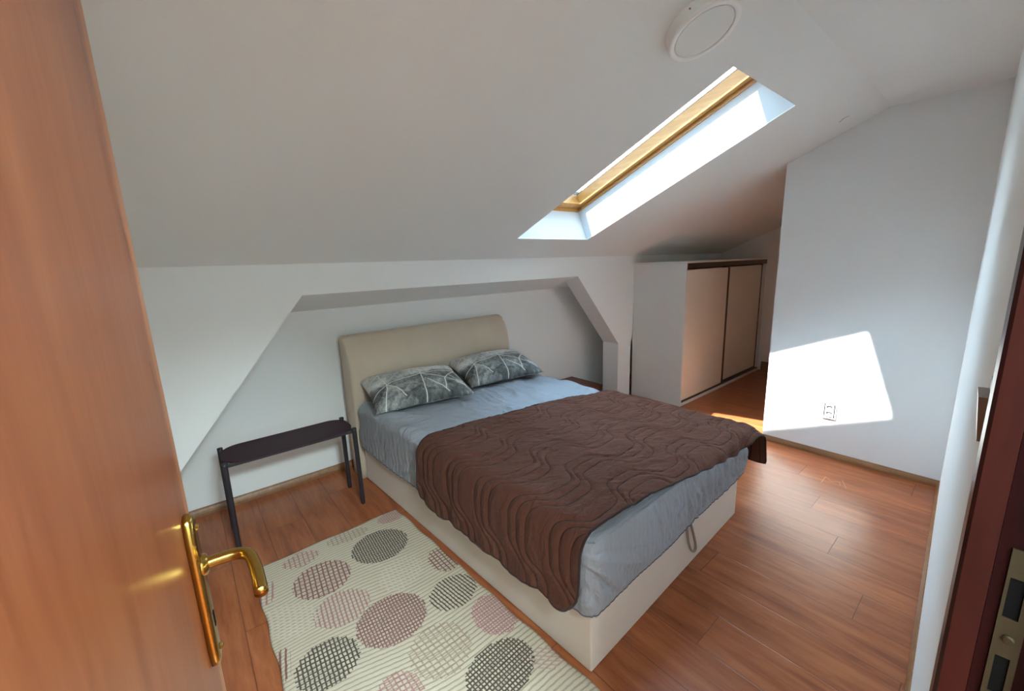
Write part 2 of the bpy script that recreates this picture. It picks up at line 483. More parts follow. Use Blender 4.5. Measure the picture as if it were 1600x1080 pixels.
    for (cx, cy_, rx, ry, an, sx, sy, wx, wy, yarn, gm, gcol) in OV:
        nd = nt.n('ShaderNodeGroup')
        nd.node_tree = g
        vals = {'X': X, 'Y': Y, 'Color': c, 'CX': cx, 'CY': cy_, 'RX': rx, 'RY': ry, 'Cos': math.cos(math.radians(an)), 'Sin': math.sin(math.radians(an)), 'SX': sx, 'SY': sy, 'WX': wx, 'WY': wy if wy > 0 else -1.0, 'Yarn': yarn, 'Ground': gcol, 'GroundMix': gm}
        for k, vv in vals.items():
            nt.put(nd.inputs[k], vv)
        c = nd.outputs[0]
    nt.put(bs.inputs['Base Color'], c)
    nt.put(bs.inputs['Normal'], nt.bump(nt.math('ADD', height, nt.math('MULTIPLY', fine, 0.5)), 0.5, 0.004))
    return mt
M['rug'] = rug_mat()

def glass_mat():
    mt = bpy.data.materials.new('window_glass')
    mt.use_nodes = True
    nt = NT(mt.node_tree)
    mt.node_tree.nodes.clear()
    tr = nt.n('ShaderNodeBsdfTransparent')
    tr.inputs[0].default_value = (0.95, 0.97, 0.97, 1)
    gl = nt.n('ShaderNodeBsdfGlossy')
    gl.inputs['Roughness'].default_value = 0.02
    fr = nt.n('ShaderNodeFresnel')
    fr.inputs[0].default_value = 1.45
    mx = nt.n('ShaderNodeMixShader')
    nt.put(mx.inputs[0], nt.math('MULTIPLY', fr.outputs[0], 0.8))
    nt.put(mx.inputs[1], tr.outputs[0])
    nt.put(mx.inputs[2], gl.outputs[0])
    out = nt.n('ShaderNodeOutputMaterial')
    nt.put(out.inputs[0], mx.outputs[0])
    return mt
M['glass'] = glass_mat()

# ---------------------------------------------------------------- mesh helpers
def tag(o, label=None, cat=None, group=None, kind=None):
    if label: o['label'] = label
    if cat: o['category'] = cat
    if group: o['group'] = group
    if kind: o['kind'] = kind
    return o

def link(name, me, mt, parent=None, loc=None, rotz=None, smooth=False):
    o = bpy.data.objects.new(name, me)
    COL.objects.link(o)
    if mt is not None:
        me.materials.append(mt)
    if parent is not None:
        o.parent = parent
    if loc is not None:
        o.location = loc
    if rotz is not None:
        o.rotation_euler = (0, 0, rotz)
    if smooth:
        for p in me.polygons:
            p.use_smooth = True
    return o

def obj(name, bm, mt, parent=None, smooth=False, **kw):
    bmesh.ops.recalc_face_normals(bm, faces=bm.faces)
    me = bpy.data.meshes.new(name)
    bm.to_mesh(me)
    bm.free()
    return link(name, me, mt, parent, smooth=smooth, **kw)

def empty(name, loc=(0, 0, 0), rotz=0.0):
    o = bpy.data.objects.new(name, None)
    o.empty_display_size = 0.1
    COL.objects.link(o)
    o.location = loc
    o.rotation_euler = (0, 0, rotz)
    return o

def add_box(bm, lo, hi, bevel=0.0, seg=2, M4=None):
    vs = [bm.verts.new((x, y, z)) for x in (lo[0], hi[0]) for y in (lo[1], hi[1]) for z in (lo[2], hi[2])]
    F = [(0, 1, 3, 2), (4, 6, 7, 5), (0, 4, 5, 1), (2, 3, 7, 6), (0, 2, 6, 4), (1, 5, 7, 3)]
    fs = [bm.faces.new([vs[i] for i in f]) for f in F]
    if M4 is not None:
        bmesh.ops.transform(bm, matrix=M4, verts=vs)
    if bevel > 0:
        es = list({e for f in fs for e in f.edges})
        bmesh.ops.bevel(bm, geom=es, offset=bevel, segments=seg, profile=0.5, affect='EDGES')

def box(lo, hi, bevel=0.0, seg=2, M4=None):
    bm = bmesh.new()
    add_box(bm, lo, hi, bevel, seg, M4)
    return bm

def add_poly(bm, pts):
    return bm.faces.new([bm.verts.new(p) for p in pts])

def add_prism(bm, poly, fn0, fn1, cap=True):
    """poly of 2D points; fn0 and fn1 map a point to the two end loops"""
    a = [bm.verts.new(fn0(*p)) for p in poly]
    b = [bm.verts.new(fn1(*p)) for p in poly]
    n = len(poly)
    for i in range(n):
        bm.faces.new((a[i], a[(i + 1) % n], b[(i + 1) % n], b[i]))
    if cap:
        bm.faces.new(a[::-1])
        bm.faces.new(b)

def add_tube(bm, pts, rad, seg=12, cap=True, flat=1.0):
    pts = [Vector(p) for p in pts]
    if not isinstance(rad, (list, tuple)):
        rad = [rad] * len(pts)
    rings = []
    up = None
    for i, p in enumerate(pts):
        d = (pts[min(i + 1, len(pts) - 1)] - pts[max(i - 1, 0)]).normalized()
        if up is None:
            up = Vector((0, 0, 1)) if abs(d.z) < 0.9 else Vector((1, 0, 0))
        s = d.cross(up).normalized()
        up = s.cross(d).normalized()
        rings.append([bm.verts.new(p + (s * math.cos(t) * flat + up * math.sin(t)) * rad[i]) for t in [2 * PI * k / seg for k in range(seg)]])
    for a, b in zip(rings, rings[1:]):
        for k in range(seg):
            bm.faces.new((a[k], a[(k + 1) % seg], b[(k + 1) % seg], b[k]))
    if cap:
        bm.faces.new(rings[0][::-1])
        bm.faces.new(rings[-1])

def add_lathe(bm, prof, seg=64, frame=None):
    rings = []
    for r_, h_ in prof:
        if r_ < 1e-6:
            rings.append([bm.verts.new((0, 0, h_))])
        else:
            rings.append([bm.verts.new((r_ * math.cos(2 * PI * k / seg), r_ * math.sin(2 * PI * k / seg), h_)) for k in range(seg)])
    for a, b in zip(rings, rings[1:]):
        for k in range(seg):
            k2 = (k + 1) % seg
            if len(a) == 1 and len(b) > 1:
                bm.faces.new((a[0], b[k], b[k2]))
            elif len(b) == 1 and len(a) > 1:
                bm.faces.new((a[k2], a[k], b[0]))
            elif len(a) > 1:
                bm.faces.new((a[k], a[k2], b[k2], b[k]))
    if frame is not None:
        bmesh.ops.transform(bm, matrix=frame, verts=bm.verts)

def smooth_pts(pts, n=8):
    """Catmull-Rom through the points"""
    P = [Vector(p) for p in pts]
    P = [P[0] * 2 - P[1]] + P + [P[-1] * 2 - P[-2]]
    out = []
    for i in range(1, len(P) - 2):
        for k in range(n):
            t = k / n
            a, b, c, d = P[i - 1], P[i], P[i + 1], P[i + 2]
            out.append(0.5 * ((2 * b) + (c - a) * t + (2 * a - 5 * b + 4 * c - d) * t * t + (3 * b - a - 3 * c + d) * t ** 3))
    out.append(P[-2])
    return out

# numpy value noise
_rng = np.random.default_rng(11)
_tab = _rng.random((256, 256))
def vnoise(x, y):
    xi = np.floor(x).astype(int); yi = np.floor(y).astype(int)
    fx = x - xi; fy = y - yi
    fx = fx * fx * (3 - 2 * fx); fy = fy * fy * (3 - 2 * fy)
    t = lambda a, b: _tab[a % 256, b % 256]
    return (t(xi, yi) * (1 - fx) + t(xi + 1, yi) * fx) * (1 - fy) + (t(xi, yi + 1) * (1 - fx) + t(xi + 1, yi + 1) * fx) * fy
def fbm(x, y, o=4):
    s = 0; a = 0.5
    for k in range(o):
        s = s + a * vnoise(x + 17.3 * k, y + 9.1 * k)
        x = x * 2.03; y = y * 2.03; a *= 0.5
    return s - 0.47
def ridge(x, y, o=3):
    s = 0; a = 0.6
    for k in range(o):
        s = s + a * (1 - np.abs(2 * vnoise(x + 31.7 * k, y + 5.9 * k) - 1))
        x = x * 2.1; y = y * 2.1; a *= 0.45
    return s - 0.5

def grid_mesh(name, P, uv=None, close=False):
    """P: (n, m, 3) array of points"""
    n, mm, _ = P.shape
    idx = np.arange(n * mm).reshape(n, mm)
    q = np.stack([idx[:-1, :-1], idx[1:, :-1], idx[1:, 1:], idx[:-1, 1:]], -1).reshape(-1, 4)
    me = bpy.data.meshes.new(name)
    me.from_pydata(P.reshape(-1, 3).tolist(), [], q.tolist())
    if uv is not None:
        lay = me.uv_layers.new(name='UVMap')
        flat = uv.reshape(-1, 2)[q.reshape(-1)]
        lay.data.foreach_set('uv', flat.astype(np.float32).reshape(-1))
    me.update()
    return me

# ---------------------------------------------------------------- room
HK, S = 1.5706, 0.4192                   # knee wall height, roof slope
XR, Y1 = 2.664, -1.4637                  # wall on the right and its free end
HC = 2.4179
YC = (HK - HC) / S                       # crease of the flat ceiling
XL, XE = -1.75, 4.985                    # left wall, end wall of the recess
YB, ZB = 0.491, 1.2534                   # back wall of the niche
JT = 0.205                               # thickness of the knee wall
nrm = math.hypot(1, S)
RN = Vector((0, S, 1)) / nrm             # roof normal (up)
RT = Vector((0, -1, S)) / nrm            # up the roof
RO = Vector((0, 0, HK))
def roofpt(x, t, n=0.0):
    return Vector((x, 0, 0)) + RO + RT * t + RN * n
SX1, SX2 = 0.975, 1.749                  # shaft of the roof window
ST1, ST2 = 0.350, 1.926

def struct(name, bm, mt, label, parent=None, smooth=False):
    o = obj(name, bm, mt, parent, smooth)
    tag(o, label, name.split('_')[0], kind='structure')
    return o

struct('floor', box((XL - 0.2, -4.6, -0.08), (XE + 0.2, YB + 0.1, 0.0)), M['floor'], 'reddish brown wood laminate floor')

# sloping ceiling with the window opening, then the flat strip
bm = bmesh.new()
T0, T1 = 0.0, -YC * nrm
TH = 0.006
for (xa, xb, ta, tb) in ((XL - .1, SX1, T0, T1), (SX2, XE + .1, T0, T1), (SX1, SX2, T0, ST1), (SX1, SX2, ST2, T1)):
    vs = [roofpt(x, t, n) for x in (xa, xb) for t in (ta, tb) for n in (0, TH)]
    v = [bm.verts.new(p) for p in vs]
    for f in [(0, 1, 3, 2), (4, 6, 7, 5), (0, 4, 5, 1), (2, 3, 7, 6), (0, 2, 6, 4), (1, 5, 7, 3)]:
        bm.faces.new([v[i] for i in f])
add_box(bm, (XL - .1, -4.6, HC), (XE + .1, YC, HC + 0.1))
bmesh.ops.remove_doubles(bm, verts=bm.verts, dist=1e-5)
struct('ceiling', bm, M['ceil'], 'white sloping attic ceiling with a narrow flat strip')

# roof window: plastered shaft
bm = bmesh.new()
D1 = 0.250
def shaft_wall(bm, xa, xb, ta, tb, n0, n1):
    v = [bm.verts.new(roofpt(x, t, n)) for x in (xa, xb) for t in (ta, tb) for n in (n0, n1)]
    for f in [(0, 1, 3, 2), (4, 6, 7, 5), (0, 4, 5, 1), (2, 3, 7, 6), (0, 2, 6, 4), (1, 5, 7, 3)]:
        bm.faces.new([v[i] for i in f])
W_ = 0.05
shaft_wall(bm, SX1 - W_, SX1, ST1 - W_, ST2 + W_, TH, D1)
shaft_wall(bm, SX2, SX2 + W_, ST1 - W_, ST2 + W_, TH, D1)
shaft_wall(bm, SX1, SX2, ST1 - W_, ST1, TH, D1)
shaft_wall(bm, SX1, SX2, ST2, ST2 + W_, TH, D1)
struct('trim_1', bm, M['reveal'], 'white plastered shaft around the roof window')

win = empty('window_1', roofpt((SX1 + SX2) / 2, (ST1 + ST2) / 2, D1))
tag(win, 'pine framed roof window in the sloping ceiling', 'window', kind='structure')
def wobj(name, bm, mt, smooth=False, label=None):
    bmesh.ops.translate(bm, verts=bm.verts, vec=-Vector(win.location))
    o = obj(name, bm, mt, win, smooth)
    if label: o['label'] = label
    return o
def ring(bm, i0, o0, n0, n1, tl=None):
    """rectangular ring: inner inset i0 and outer outset o0 from the shaft, from n0 to n1"""
    xa, xb = SX1 + i0, SX2 - i0
    ta, tb = ST1 + (tl[0] if tl else i0), ST2 - (tl[1] if tl else i0)
    XA, XB, TA, TB = SX1 - o0, SX2 + o0, ST1 - o0, ST2 + o0
    shaft_wall(bm, XA, xa, TA, TB, n0, n1)
    shaft_wall(bm, xb, XB, TA, TB, n0, n1)
    shaft_wall(bm, xa, xb, TA, ta, n0, n1)
    shaft_wall(bm, xa, xb, tb, TB, n0, n1)
bm = bmesh.new(); ring(bm, 0.006, 0.05, D1, 0.276)
wobj('window_frame', bm, M['pine'])
bm = bmesh.new(); ring(bm, 0.052, 0.05, 0.278, 0.360, (0.080, 0.107))
wobj('sash', bm, M['pine'])
bm = bmesh.new(); ring(bm, 0.050, 0.02, 0.3605, 0.366, (0.078, 0.105))
wobj('gasket', bm, M['gasket'])
bm = bmesh.new()
shaft_wall(bm, SX1 - 0.08, SX1 + 0.080, ST1 - 0.08, ST2 + 0.08, 0.380, 0.44)
shaft_wall(bm, SX2 - 0.172, SX2 + 0.050, ST1 - 0.08, ST2 + 0.08, 0.462, 0.50)  # unseen raised strip, added to keep the sun off the sash
shaft_wall(bm, SX1 + 0.080, SX2 + 0.02, ST1 - 0.08, ST1 + 0.088, 0.380, 0.44)
shaft_wall(bm, SX1 + 0.080, SX2 + 0.02, ST2 - 0.113, ST2 + 0.08, 0.380, 0.44)
wobj('cladding_sun_baffle', bm, M['alu'])
bm = bmesh.new(); shaft_wall(bm, SX1 + 0.02, SX2 - 0.02, ST1 + 0.04, ST2 - 0.04, 0.3665, 0.3785)
wobj('glass', bm, M['glass'])
bm = bmesh.new()
add_lathe(bm, [(0, 0), (0.007, 0), (0.007, 0.003), (0.004, 0.004), (0, 0.004)], 16, Matrix.Translation(roofpt(SX2 - 0.004, ST1 + 0.035, 0.266)) @ Matrix.Rotation(-PI / 2, 4, 'Y'))
wobj('screw', bm, M['grey_plastic'])

# knee wall with the trapezoid opening of the bed niche and the next opening behind the wardrobe
def knee_wall():
    bm = bmesh.new()
    soff = (HK - 0) * 0
    sl = (1.389 - ZB) / YB                       # fall of the niche ceiling
    zt0, zt1 = 1.389, 1.389 - sl * JT
    def opening(mirror):
        if mirror == 0:
            lo = [(-1.29, 0.0), (-1.29, 0.30), (-0.423, None), (1.9956, None), (2.645, 0.637), (2.645, 0.0)]
        else:
            lo = [(2.868, 0.0), (2.868, 0.62), (3.50, None), (4.60, None), (4.80, 1.2), (4.80, 0.0)]
        return lo
    def loops(lo):
        A, B = [], []
        for i, (x, z) in enumerate(lo):
            if z is None:
                xn, zn_ = (lo[i - 1] if i == 2 else lo[i + 1])
                k = (zt0 - zt1) / (zt0 - zn_)
                A.append((x, 0.0, zt0))
                B.append((x + (xn - x) * k, JT, zt1))
            else:
                A.append((x, 0.0, z)); B.append((x, JT, z))
        return A, B
    ops = [loops(opening(0)), loops(opening(1))]
    for side in (0, 1):
        y = JT * side
        ztop = HK - S * y
        lp_ = [(p[0], p[2]) for o_ in ops for p in o_[side]]
        # columns between consecutive outline points, split at the outline
        xs = [XL] + [p[0] for p in lp_] + [XE]
        def under(i):
            """lower edge of the wall over the span from outline point i to i + 1"""
            return lp_[i], lp_[i + 1]
        def quad(x0, z0, x1, z1, t0=None, t1=None):
            pts = [(x0, y, z0), (x1, y, z1), (x1, y, ztop), (x0, y, ztop)]
            add_poly(bm, pts)
        quad(XL, 0, lp_[1][0], 0)
        for k in (0, 6):
            for i in (1, 2, 3):
                p, q = lp_[k + i], lp_[k + i + 1]
                quad(p[0], p[1], q[0], q[1])
        quad(lp_[4][0], 0, lp_[7][0], 0)
        quad(lp_[10][0], 0, XE, 0)
    for A, B in ops:
        for i in range(5):
            add_poly(bm, [A[i], A[i + 1], B[i + 1], B[i]])
    add_poly(bm, [(XL, 0, HK), (XE, 0, HK), (XE, JT, HK - S * JT), (XL, JT, HK - S * JT)])
    bmesh.ops.remove_doubles(bm, verts=bm.verts, dist=1e-5)
    return bm
struct('wall_knee', knee_wall(), M['wall'], 'low white knee wall with a trapezoid niche for the bed')
# space behind: sloping lid and back wall
sl = (1.389 - ZB) / YB
bm = bmesh.new()
v = [(x, y, 1.389 - sl * y + e) for e in (0.0, 0.03) for (x, y) in ((XL, JT), (XE, JT), (XE, YB + .05), (XL, YB + .05))]
v = [bm.verts.new(p) for p in v]
for f in ((0, 1, 2, 3), (7, 6, 5, 4), (0, 4, 5, 1), (1, 5, 6, 2), (2, 6, 7, 3), (3, 7, 4, 0)):
    bm.faces.new([v[i] for i in f])
struct('ceiling_niche', bm, M['wall'], 'sloping white ceiling of the bed niche')
struct('wall_back', box((XL, YB, 0), (XE, YB + 0.1, 1.36)), M['wall'], 'white back wall of the bed niche')
struct('wall_left', box((XL - 0.1, -4.6, 0), (XL, YB, 2.6)), M['wall'], 'white left wall hidden behind the open door')
struct('wall_end', box((XE, -4.6, 0), (XE + 0.1, YB, 2.6)), M['wall'], 'white end wall of the recess beside the wardrobe')

# wall on the right, its free end open to the recess
bm = bmesh.new()
YS = -2.66
poly = [(Y1, 0), (Y1, HK - S * Y1 + 0.01), (YC, HC + 0.01), (YS, HC + 0.01), (YS, 0)]
add_prism(bm, poly, lambda y, z: (XR, y, z), lambda y, z: (XR + 0.12, y, z))
struct('wall_right', bm, M['wall'], 'white wall on the right with the sunlit patch')
bm = bmesh.new()
add_box(bm, (XR + 0.12, Y1 - 0.1, 0), (XE, Y1, HC))
struct('wall_recess', bm, M['wall'], 'white wall closing the recess behind the right wall')

# door wall, turned a little, with the doorway the camera stands in
wa = math.atan(0.0482)
WD = Vector((math.cos(wa), math.sin(wa), 0))
W0 = Vector((-0.99619, -2.64916 - 0.041, 0))       # point of the wall face beside the camera
def wpt(xw, off=0.0, z=0.0):
    """point on the door wall at world x = xw, off metres into the room"""
    t = (xw - W0.x) / WD.x
    nrm_ = Vector((-WD.y, WD.x, 0))
    return W0 + WD * t + nrm_ * off + Vector((0, 0, z))
DX0, DX1 = -1.125, -0.40                            # opening
DH = 2.06
bm = bmesh.new()
def wall_piece(xa, xb, za, zb, o0, o1):
    v = [bm.verts.new(wpt(x, o, z)) for x in (xa, xb) for o in (o0, o1) for z in (za, zb)]
    for f in [(0, 1, 3, 2), (4, 6, 7, 5), (0, 4, 5, 1), (2, 3, 7, 6), (0, 2, 6, 4), (1, 5, 7, 3)]:
        bm.faces.new([v[i] for i in f])
wall_piece(XL, DX0 - 0.03, 0, HC + .02, -0.16, 0)
wall_piece(DX1 + 0.03, XR + 0.05, 0, HC + .02, -0.16, 0)
wall_piece(DX0 - 0.03, DX1 + 0.03, DH + 0.03, HC + .02, -0.16, 0)
struct('wall_door', bm, M['wall'], 'white wall around the doorway at the right edge')
# hallway behind the camera
bm = bmesh.new()
add_box(bm, (XL, -4.6, 0), (XE, -4.5, HC))
struct('wall_hall', bm, M['hall'], 'far wall of the dark hallway')
bm = bmesh.new()
add_box(bm, (XR + 0.02, -4.5, 0), (XR + 0.1, -2.72, HC))
struct('wall_hall_side', bm, M['hall'], 'end wall of the dark hallway')

# unseen fill lamp, added in the hallway to brighten the room's left side
HLP = Vector((-0.70, -3.75, HC - 0.002))
hl = empty('hall_fill_lamp', HLP)
tag(hl, 'round fill lamp added out of view in the hallway behind the doorway', 'ceiling lamp')
bm = bmesh.new(); add_lathe(bm, [(0, 0.0), (0.36, 0.0), (0.36, -0.03), (0.352, -0.03), (0.352, -0.012), (0, -0.012)], 48)
obj('housing', bm, M['plastic'], hl)
ld = bpy.data.lights.new('hall_fill_light', 'AREA')
ld.shape = 'DISK'; ld.size = 0.68; ld.energy = HALL_FILL_POWER; ld.color = (0.76, 0.95, 0.98)
lo_ = bpy.data.objects.new('hall_fill_light', ld)
COL.objects.link(lo_)
lo_.parent = hl
lo_.location = (0, 0, -0.02)

# door frame
fr = empty('trim_2', wpt(DX1, 0, 0))
tag(fr, 'wooden door frame at the right edge, shade put into its colour', 'door frame', kind='structure')
FL = Vector(fr.location)
def fobj(name, bm, mt, smooth=False, label=None):
    bmesh.ops.translate(bm, verts=bm.verts, vec=-FL)
    o = obj(name, bm, mt, fr, smooth)
    if label: o['label'] = label
    return o
def frame_profile(bm, xin, xout, sgn):
    """casing with a rounded outer edge running up the jamb"""
    h = 0.0105
    pr = [(xin, -0.012), (xin, h - 0.003), (xin + sgn * 0.003, h)]
    for k in range(7):
        a = k / 6 * PI / 2
        pr.append((xout - sgn * (0.009 - 0.009 * math.sin(a)), h - 0.009 + 0.009 * math.cos(a)))
    pr += [(xout, 0.0)]
    add_prism(bm, pr, lambda x, o: wpt(x, o, 0.0), lambda x, o: wpt(x, o, DH + 0.05))
bm = bmesh.new()
frame_profile(bm, DX1, DX1 + 0.06, 1)
fobj('casing', bm, M['casing_wood'])
bm = bmesh.new()
frame_profile(bm, DX0, DX0 - 0.06, -1)
fobj('casing', bm, M['casing_wood'])
bm = bmesh.new()
wall_piece_bm = bm
def wp(bm, xa, xb, za, zb, o0, o1):
    v = [bm.verts.new(wpt(x, o, z)) for x in (xa, xb) for o in (o0, o1) for z in (za, zb)]
    for f in [(0, 1, 3, 2), (4, 6, 7, 5), (0, 4, 5, 1), (2, 3, 7, 6), (0, 2, 6, 4), (1, 5, 7, 3)]:
        bm.faces.new([v[i] for i in f])
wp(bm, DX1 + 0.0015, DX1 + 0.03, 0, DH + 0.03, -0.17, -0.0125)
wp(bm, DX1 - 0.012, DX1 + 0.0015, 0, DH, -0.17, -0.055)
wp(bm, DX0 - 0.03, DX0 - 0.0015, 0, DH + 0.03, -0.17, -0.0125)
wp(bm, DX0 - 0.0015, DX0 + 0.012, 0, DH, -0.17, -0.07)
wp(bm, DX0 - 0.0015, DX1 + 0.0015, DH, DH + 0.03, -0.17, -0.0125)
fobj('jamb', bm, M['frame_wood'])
# strike plate: brass strip on the jamb face, with the latch and bolt openings
bm = bmesh.new()
z0, z1 = 1.02, 1.236
yo0, yo1 = -0.040, -0.0215
for (za, zb, oa, ob) in ((1.021, 1.070, yo0, yo1), (1.070, 1.115, yo0, -0.0355), (1.070, 1.115, -0.0255, yo1), (1.115, 1.160, yo0, yo1), (1.160, 1.205, yo0, -0.0345), (1.160, 1.205, -0.024, yo1), (1.205, 1.236, yo0, yo1)):
    wp(bm, DX1 - 0.0005, DX1 + 0.0016, za, zb, oa, ob)
sp = fobj('strike_plate', bm, M['plate_brass'], label='dark brass strike plate')
bm = bmesh.new()
wp(bm, DX1 + 0.001, DX1 + 0.0014, 1.068, 1.117, -0.037, -0.024)
wp(bm, DX1 + 0.001, DX1 + 0.0014, 1.158, 1.207, -0.037, -0.023)
fobj('latch_hole', bm, M['black'])
bm = bmesh.new()
add_lathe(bm, [(0, 0.0), (0.0045, 0.0), (0.0045, 0.001), (0.003, 0.002), (0, 0.0022)], 16, Matrix.Translation(wpt(DX1 - 0.0005, -0.031, 1.137)) @ Matrix.Rotation(-PI / 2, 4, 'Y'))
fobj('screw', bm, M['plate_brass'])

# ------------------------------------------------------------ door leaf
phi = math.radians(83.0)
tE = 0.655
E = Vector((CAM.x - 0.0453 * tE, CAM.y + tE, 0))
LD = Vector((math.cos(phi), math.sin(phi), 0))
LW = 0.705
Hn = E - LD * LW
door = empty('door_1', (Hn.x, Hn.y, 0.0), phi)
tag(door, 'open reddish wooden door leaf along the left edge', 'door', kind='structure')
# local: x along the leaf from the hinge, y = -into the visible side, z up
obj('leaf', box((0, 0.0, 0.008), (LW, 0.04, 2.03), 0.002), M['door'], door)
PX = LW - 0.045                                   # centre of the plate
bm = bmesh.new()
pl = []
for k in range(24):
    a = 2 * PI * k / 24
    sx = 0.019 if True else 0
    pl.append((0.017 * math.copysign(abs(math.cos(a)) ** 0.6, math.cos(a)), 0.118 * math.copysign(abs(math.sin(a)) ** 0.35, math.sin(a))))
def plate_loop(bm, s0, y0, s1, y1):
    pass
rings = []
for (s, y) in ((1.0, 0.0), (1.0, -0.006), (0.86, -0.0095), (0.55, -0.0105)):
    rings.append([bm.verts.new((PX + p[0] * s, y, 1.1285 + p[1] * 0.92 * (1 - (1 - s) * 0.16))) for p in pl])
for a, b in zip(rings, rings[1:]):
    for k in range(24):
        bm.faces.new((a[k], a[(k + 1) % 24], b[(k + 1) % 24], b[k]))
bm.faces.new(rings[-1]); bm.faces.new(rings[0][::-1])
obj('handle_plate', bm, M['brass'], door, smooth=True)
bm = bmesh.new()
lever = smooth_pts([(PX, -0.006, 1.165), (PX, -0.03, 1.166), (PX - 0.002, -0.047, 1.166), (PX - 0.012, -0.0595, 1.165), (PX - 0.035, -0.066, 1.161), (PX - 0.058, -0.069, 1.157), (PX - 0.080, -0.071, 1.153)], 6)
add_tube(bm, lever, 0.0075, 16)
obj('door_lever', bm, M['brass'], door, smooth=True)
bm = bmesh.new()
add_lathe(bm, [(0.0, 0.011), (0.004, 0.0105), (0.013, 0.006), (0.014, 0.0)], 24, Matrix.Translation((PX, -0.008, 1.165)) @ Matrix.Rotation(PI / 2, 4, 'X'))
obj('rosette', bm, M['brass'], door, smooth=True)
for zz in (1.040, 1.217):
    bm = bmesh.new()
    add_lathe(bm, [(0, 0.004), (0.003, 0.0032), (0.0045, 0.0)], 16, Matrix.Translation((PX + 0.002, -0.0105, zz)) @ Matrix.Rotation(PI / 2, 4, 'X'))
    obj('screw', bm, M['brass'], door, smooth=True)
bm = bmesh.new()
add_box(bm, (PX - 0.003, -0.0112, 1.075), (PX + 0.003, -0.0100, 1.096))
obj('keyhole', bm, M['black'], door)

# ------------------------------------------------------------ skirting boards
def skirting(name, a, b, nvec, label, h=0.055, d=0.016):
    bm = bmesh.new()
    pr = [(0, 0), (d, 0), (d, h * 0.35), (d * 0.75, h * 0.6), (d * 0.4, h * 0.85), (d * 0.3, h), (0, h)]
    a, b, nv = Vector(a), Vector(b), Vector(nvec)
    add_prism(bm, pr, lambda o, z: a + nv * o + Vector((0, 0, z)), lambda o, z: b + nv * o + Vector((0, 0, z)))
    o = obj(name, bm, M['skirting'])
    tag(o, label, 'baseboard', kind='structure')
skirting('baseboard_back', (XL, YB, 0), (-0.05, YB, 0), (0, -1, 0), 'brown skirting along the niche back wall')
skirting('baseboard_right', (XR, Y1, 0), (XR, -2.515, 0), (-1, 0, 0), 'brown skirting along the right wall', 0.045)
_n = Vector((-WD.y, WD.x, 0))
skirting('baseboard_door', wpt(DX1 + 0.062), wpt(XR - 0.012), _n, 'brown skirting along the door wall', 0.045, 0.014)
skirting('baseboard_end', (XE, Y1, 0), (XE, -0.62, 0), (-1, 0, 0), 'brown skirting along the recess end wall', 0.12)

# ------------------------------------------------------------ bed
YF, BR = -1.8269, 0.0478
BEDLOC = (0.0, YF, 0.0)
bed = empty('bed', BEDLOC, BR)
tag(bed, 'beige upholstered double bed with curved headboard standing in the niche', 'bed')
bm = bmesh.new()
add_box(bm, (0, 0, 0.0), (1.42, 2.05, 0.2755), 0.007, 3)
obj('base', bm, M['bedbase'], bed, smooth=False)
# headboard: rolled-back profile
prof = [(2.222, 0.0), (2.222, 0.55), (2.222, 0.92), (2.232, 0.99), (2.235, 1.025), (2.228, 1.050), (2.208, 1.063), (2.180, 1.060), (2.150, 1.045), (2.115, 1.010), (2.083, 0.95), (2.062, 0.87), (2.052, 0.77), (2.054, 0.62), (2.06, 0.40), (2.06, 0.0)]
cx = sum(p[0] for p in prof) / len(prof)
pp = smooth_pts([(a, b, 0) for a, b in prof], 5)
pp = [(q.x, q.y) for q in pp]
bm = bmesh.new()
U0, U1 = -0.035, 1.462
ring_u = [(U0, 0.92), (U0 + 0.004, 0.965), (U0 + 0.016, 1.0), (U1 - 0.016, 1.0), (U1 - 0.004, 0.965), (U1, 0.92)]
rings = []
for u_, s_ in ring_u:
    ins = 0.014 * (1 - s_) / 0.08
    row = []
    for k, (vv, zz) in enumerate(pp):
        # pull in towards the middle line of the panel
        mid = 2.15
        row.append(bm.verts.new((u_, vv + (ins if vv < mid else -ins), zz - (ins if zz > 1.0 else 0))))
    rings.append(row)
n_ = len(pp)
for a, b in zip(rings, rings[1:]):
    for k in range(n_):
        bm.faces.new((a[k], a[(k + 1) % n_], b[(k + 1) % n_], b[k]))
bm.faces.new(rings[0][::-1]); bm.faces.new(rings[-1])
hb = obj('headboard', bm, M['headboard'], bed, smooth=True)
# webbing loop to lift the bed base
bm = bmesh.new()
lp = smooth_pts([(0.742, -0.003, 0.270), (0.744, -0.008, 0.235), (0.762, -0.010, 0.165), (0.790, -0.012, 0.105), (0.815, -0.013, 0.078), (0.838, -0.013, 0.074), (0.846, -0.012, 0.092), (0.836, -0.011, 0.130), (0.812, -0.009, 0.190), (0.790, -0.007, 0.240), (0.782, -0.003, 0.270)], 5)
add_tube(bm, lp, 0.0045, 8, True, 1.6)
obj('lift_strap', bm, M['strap'], bed, smooth=True, )

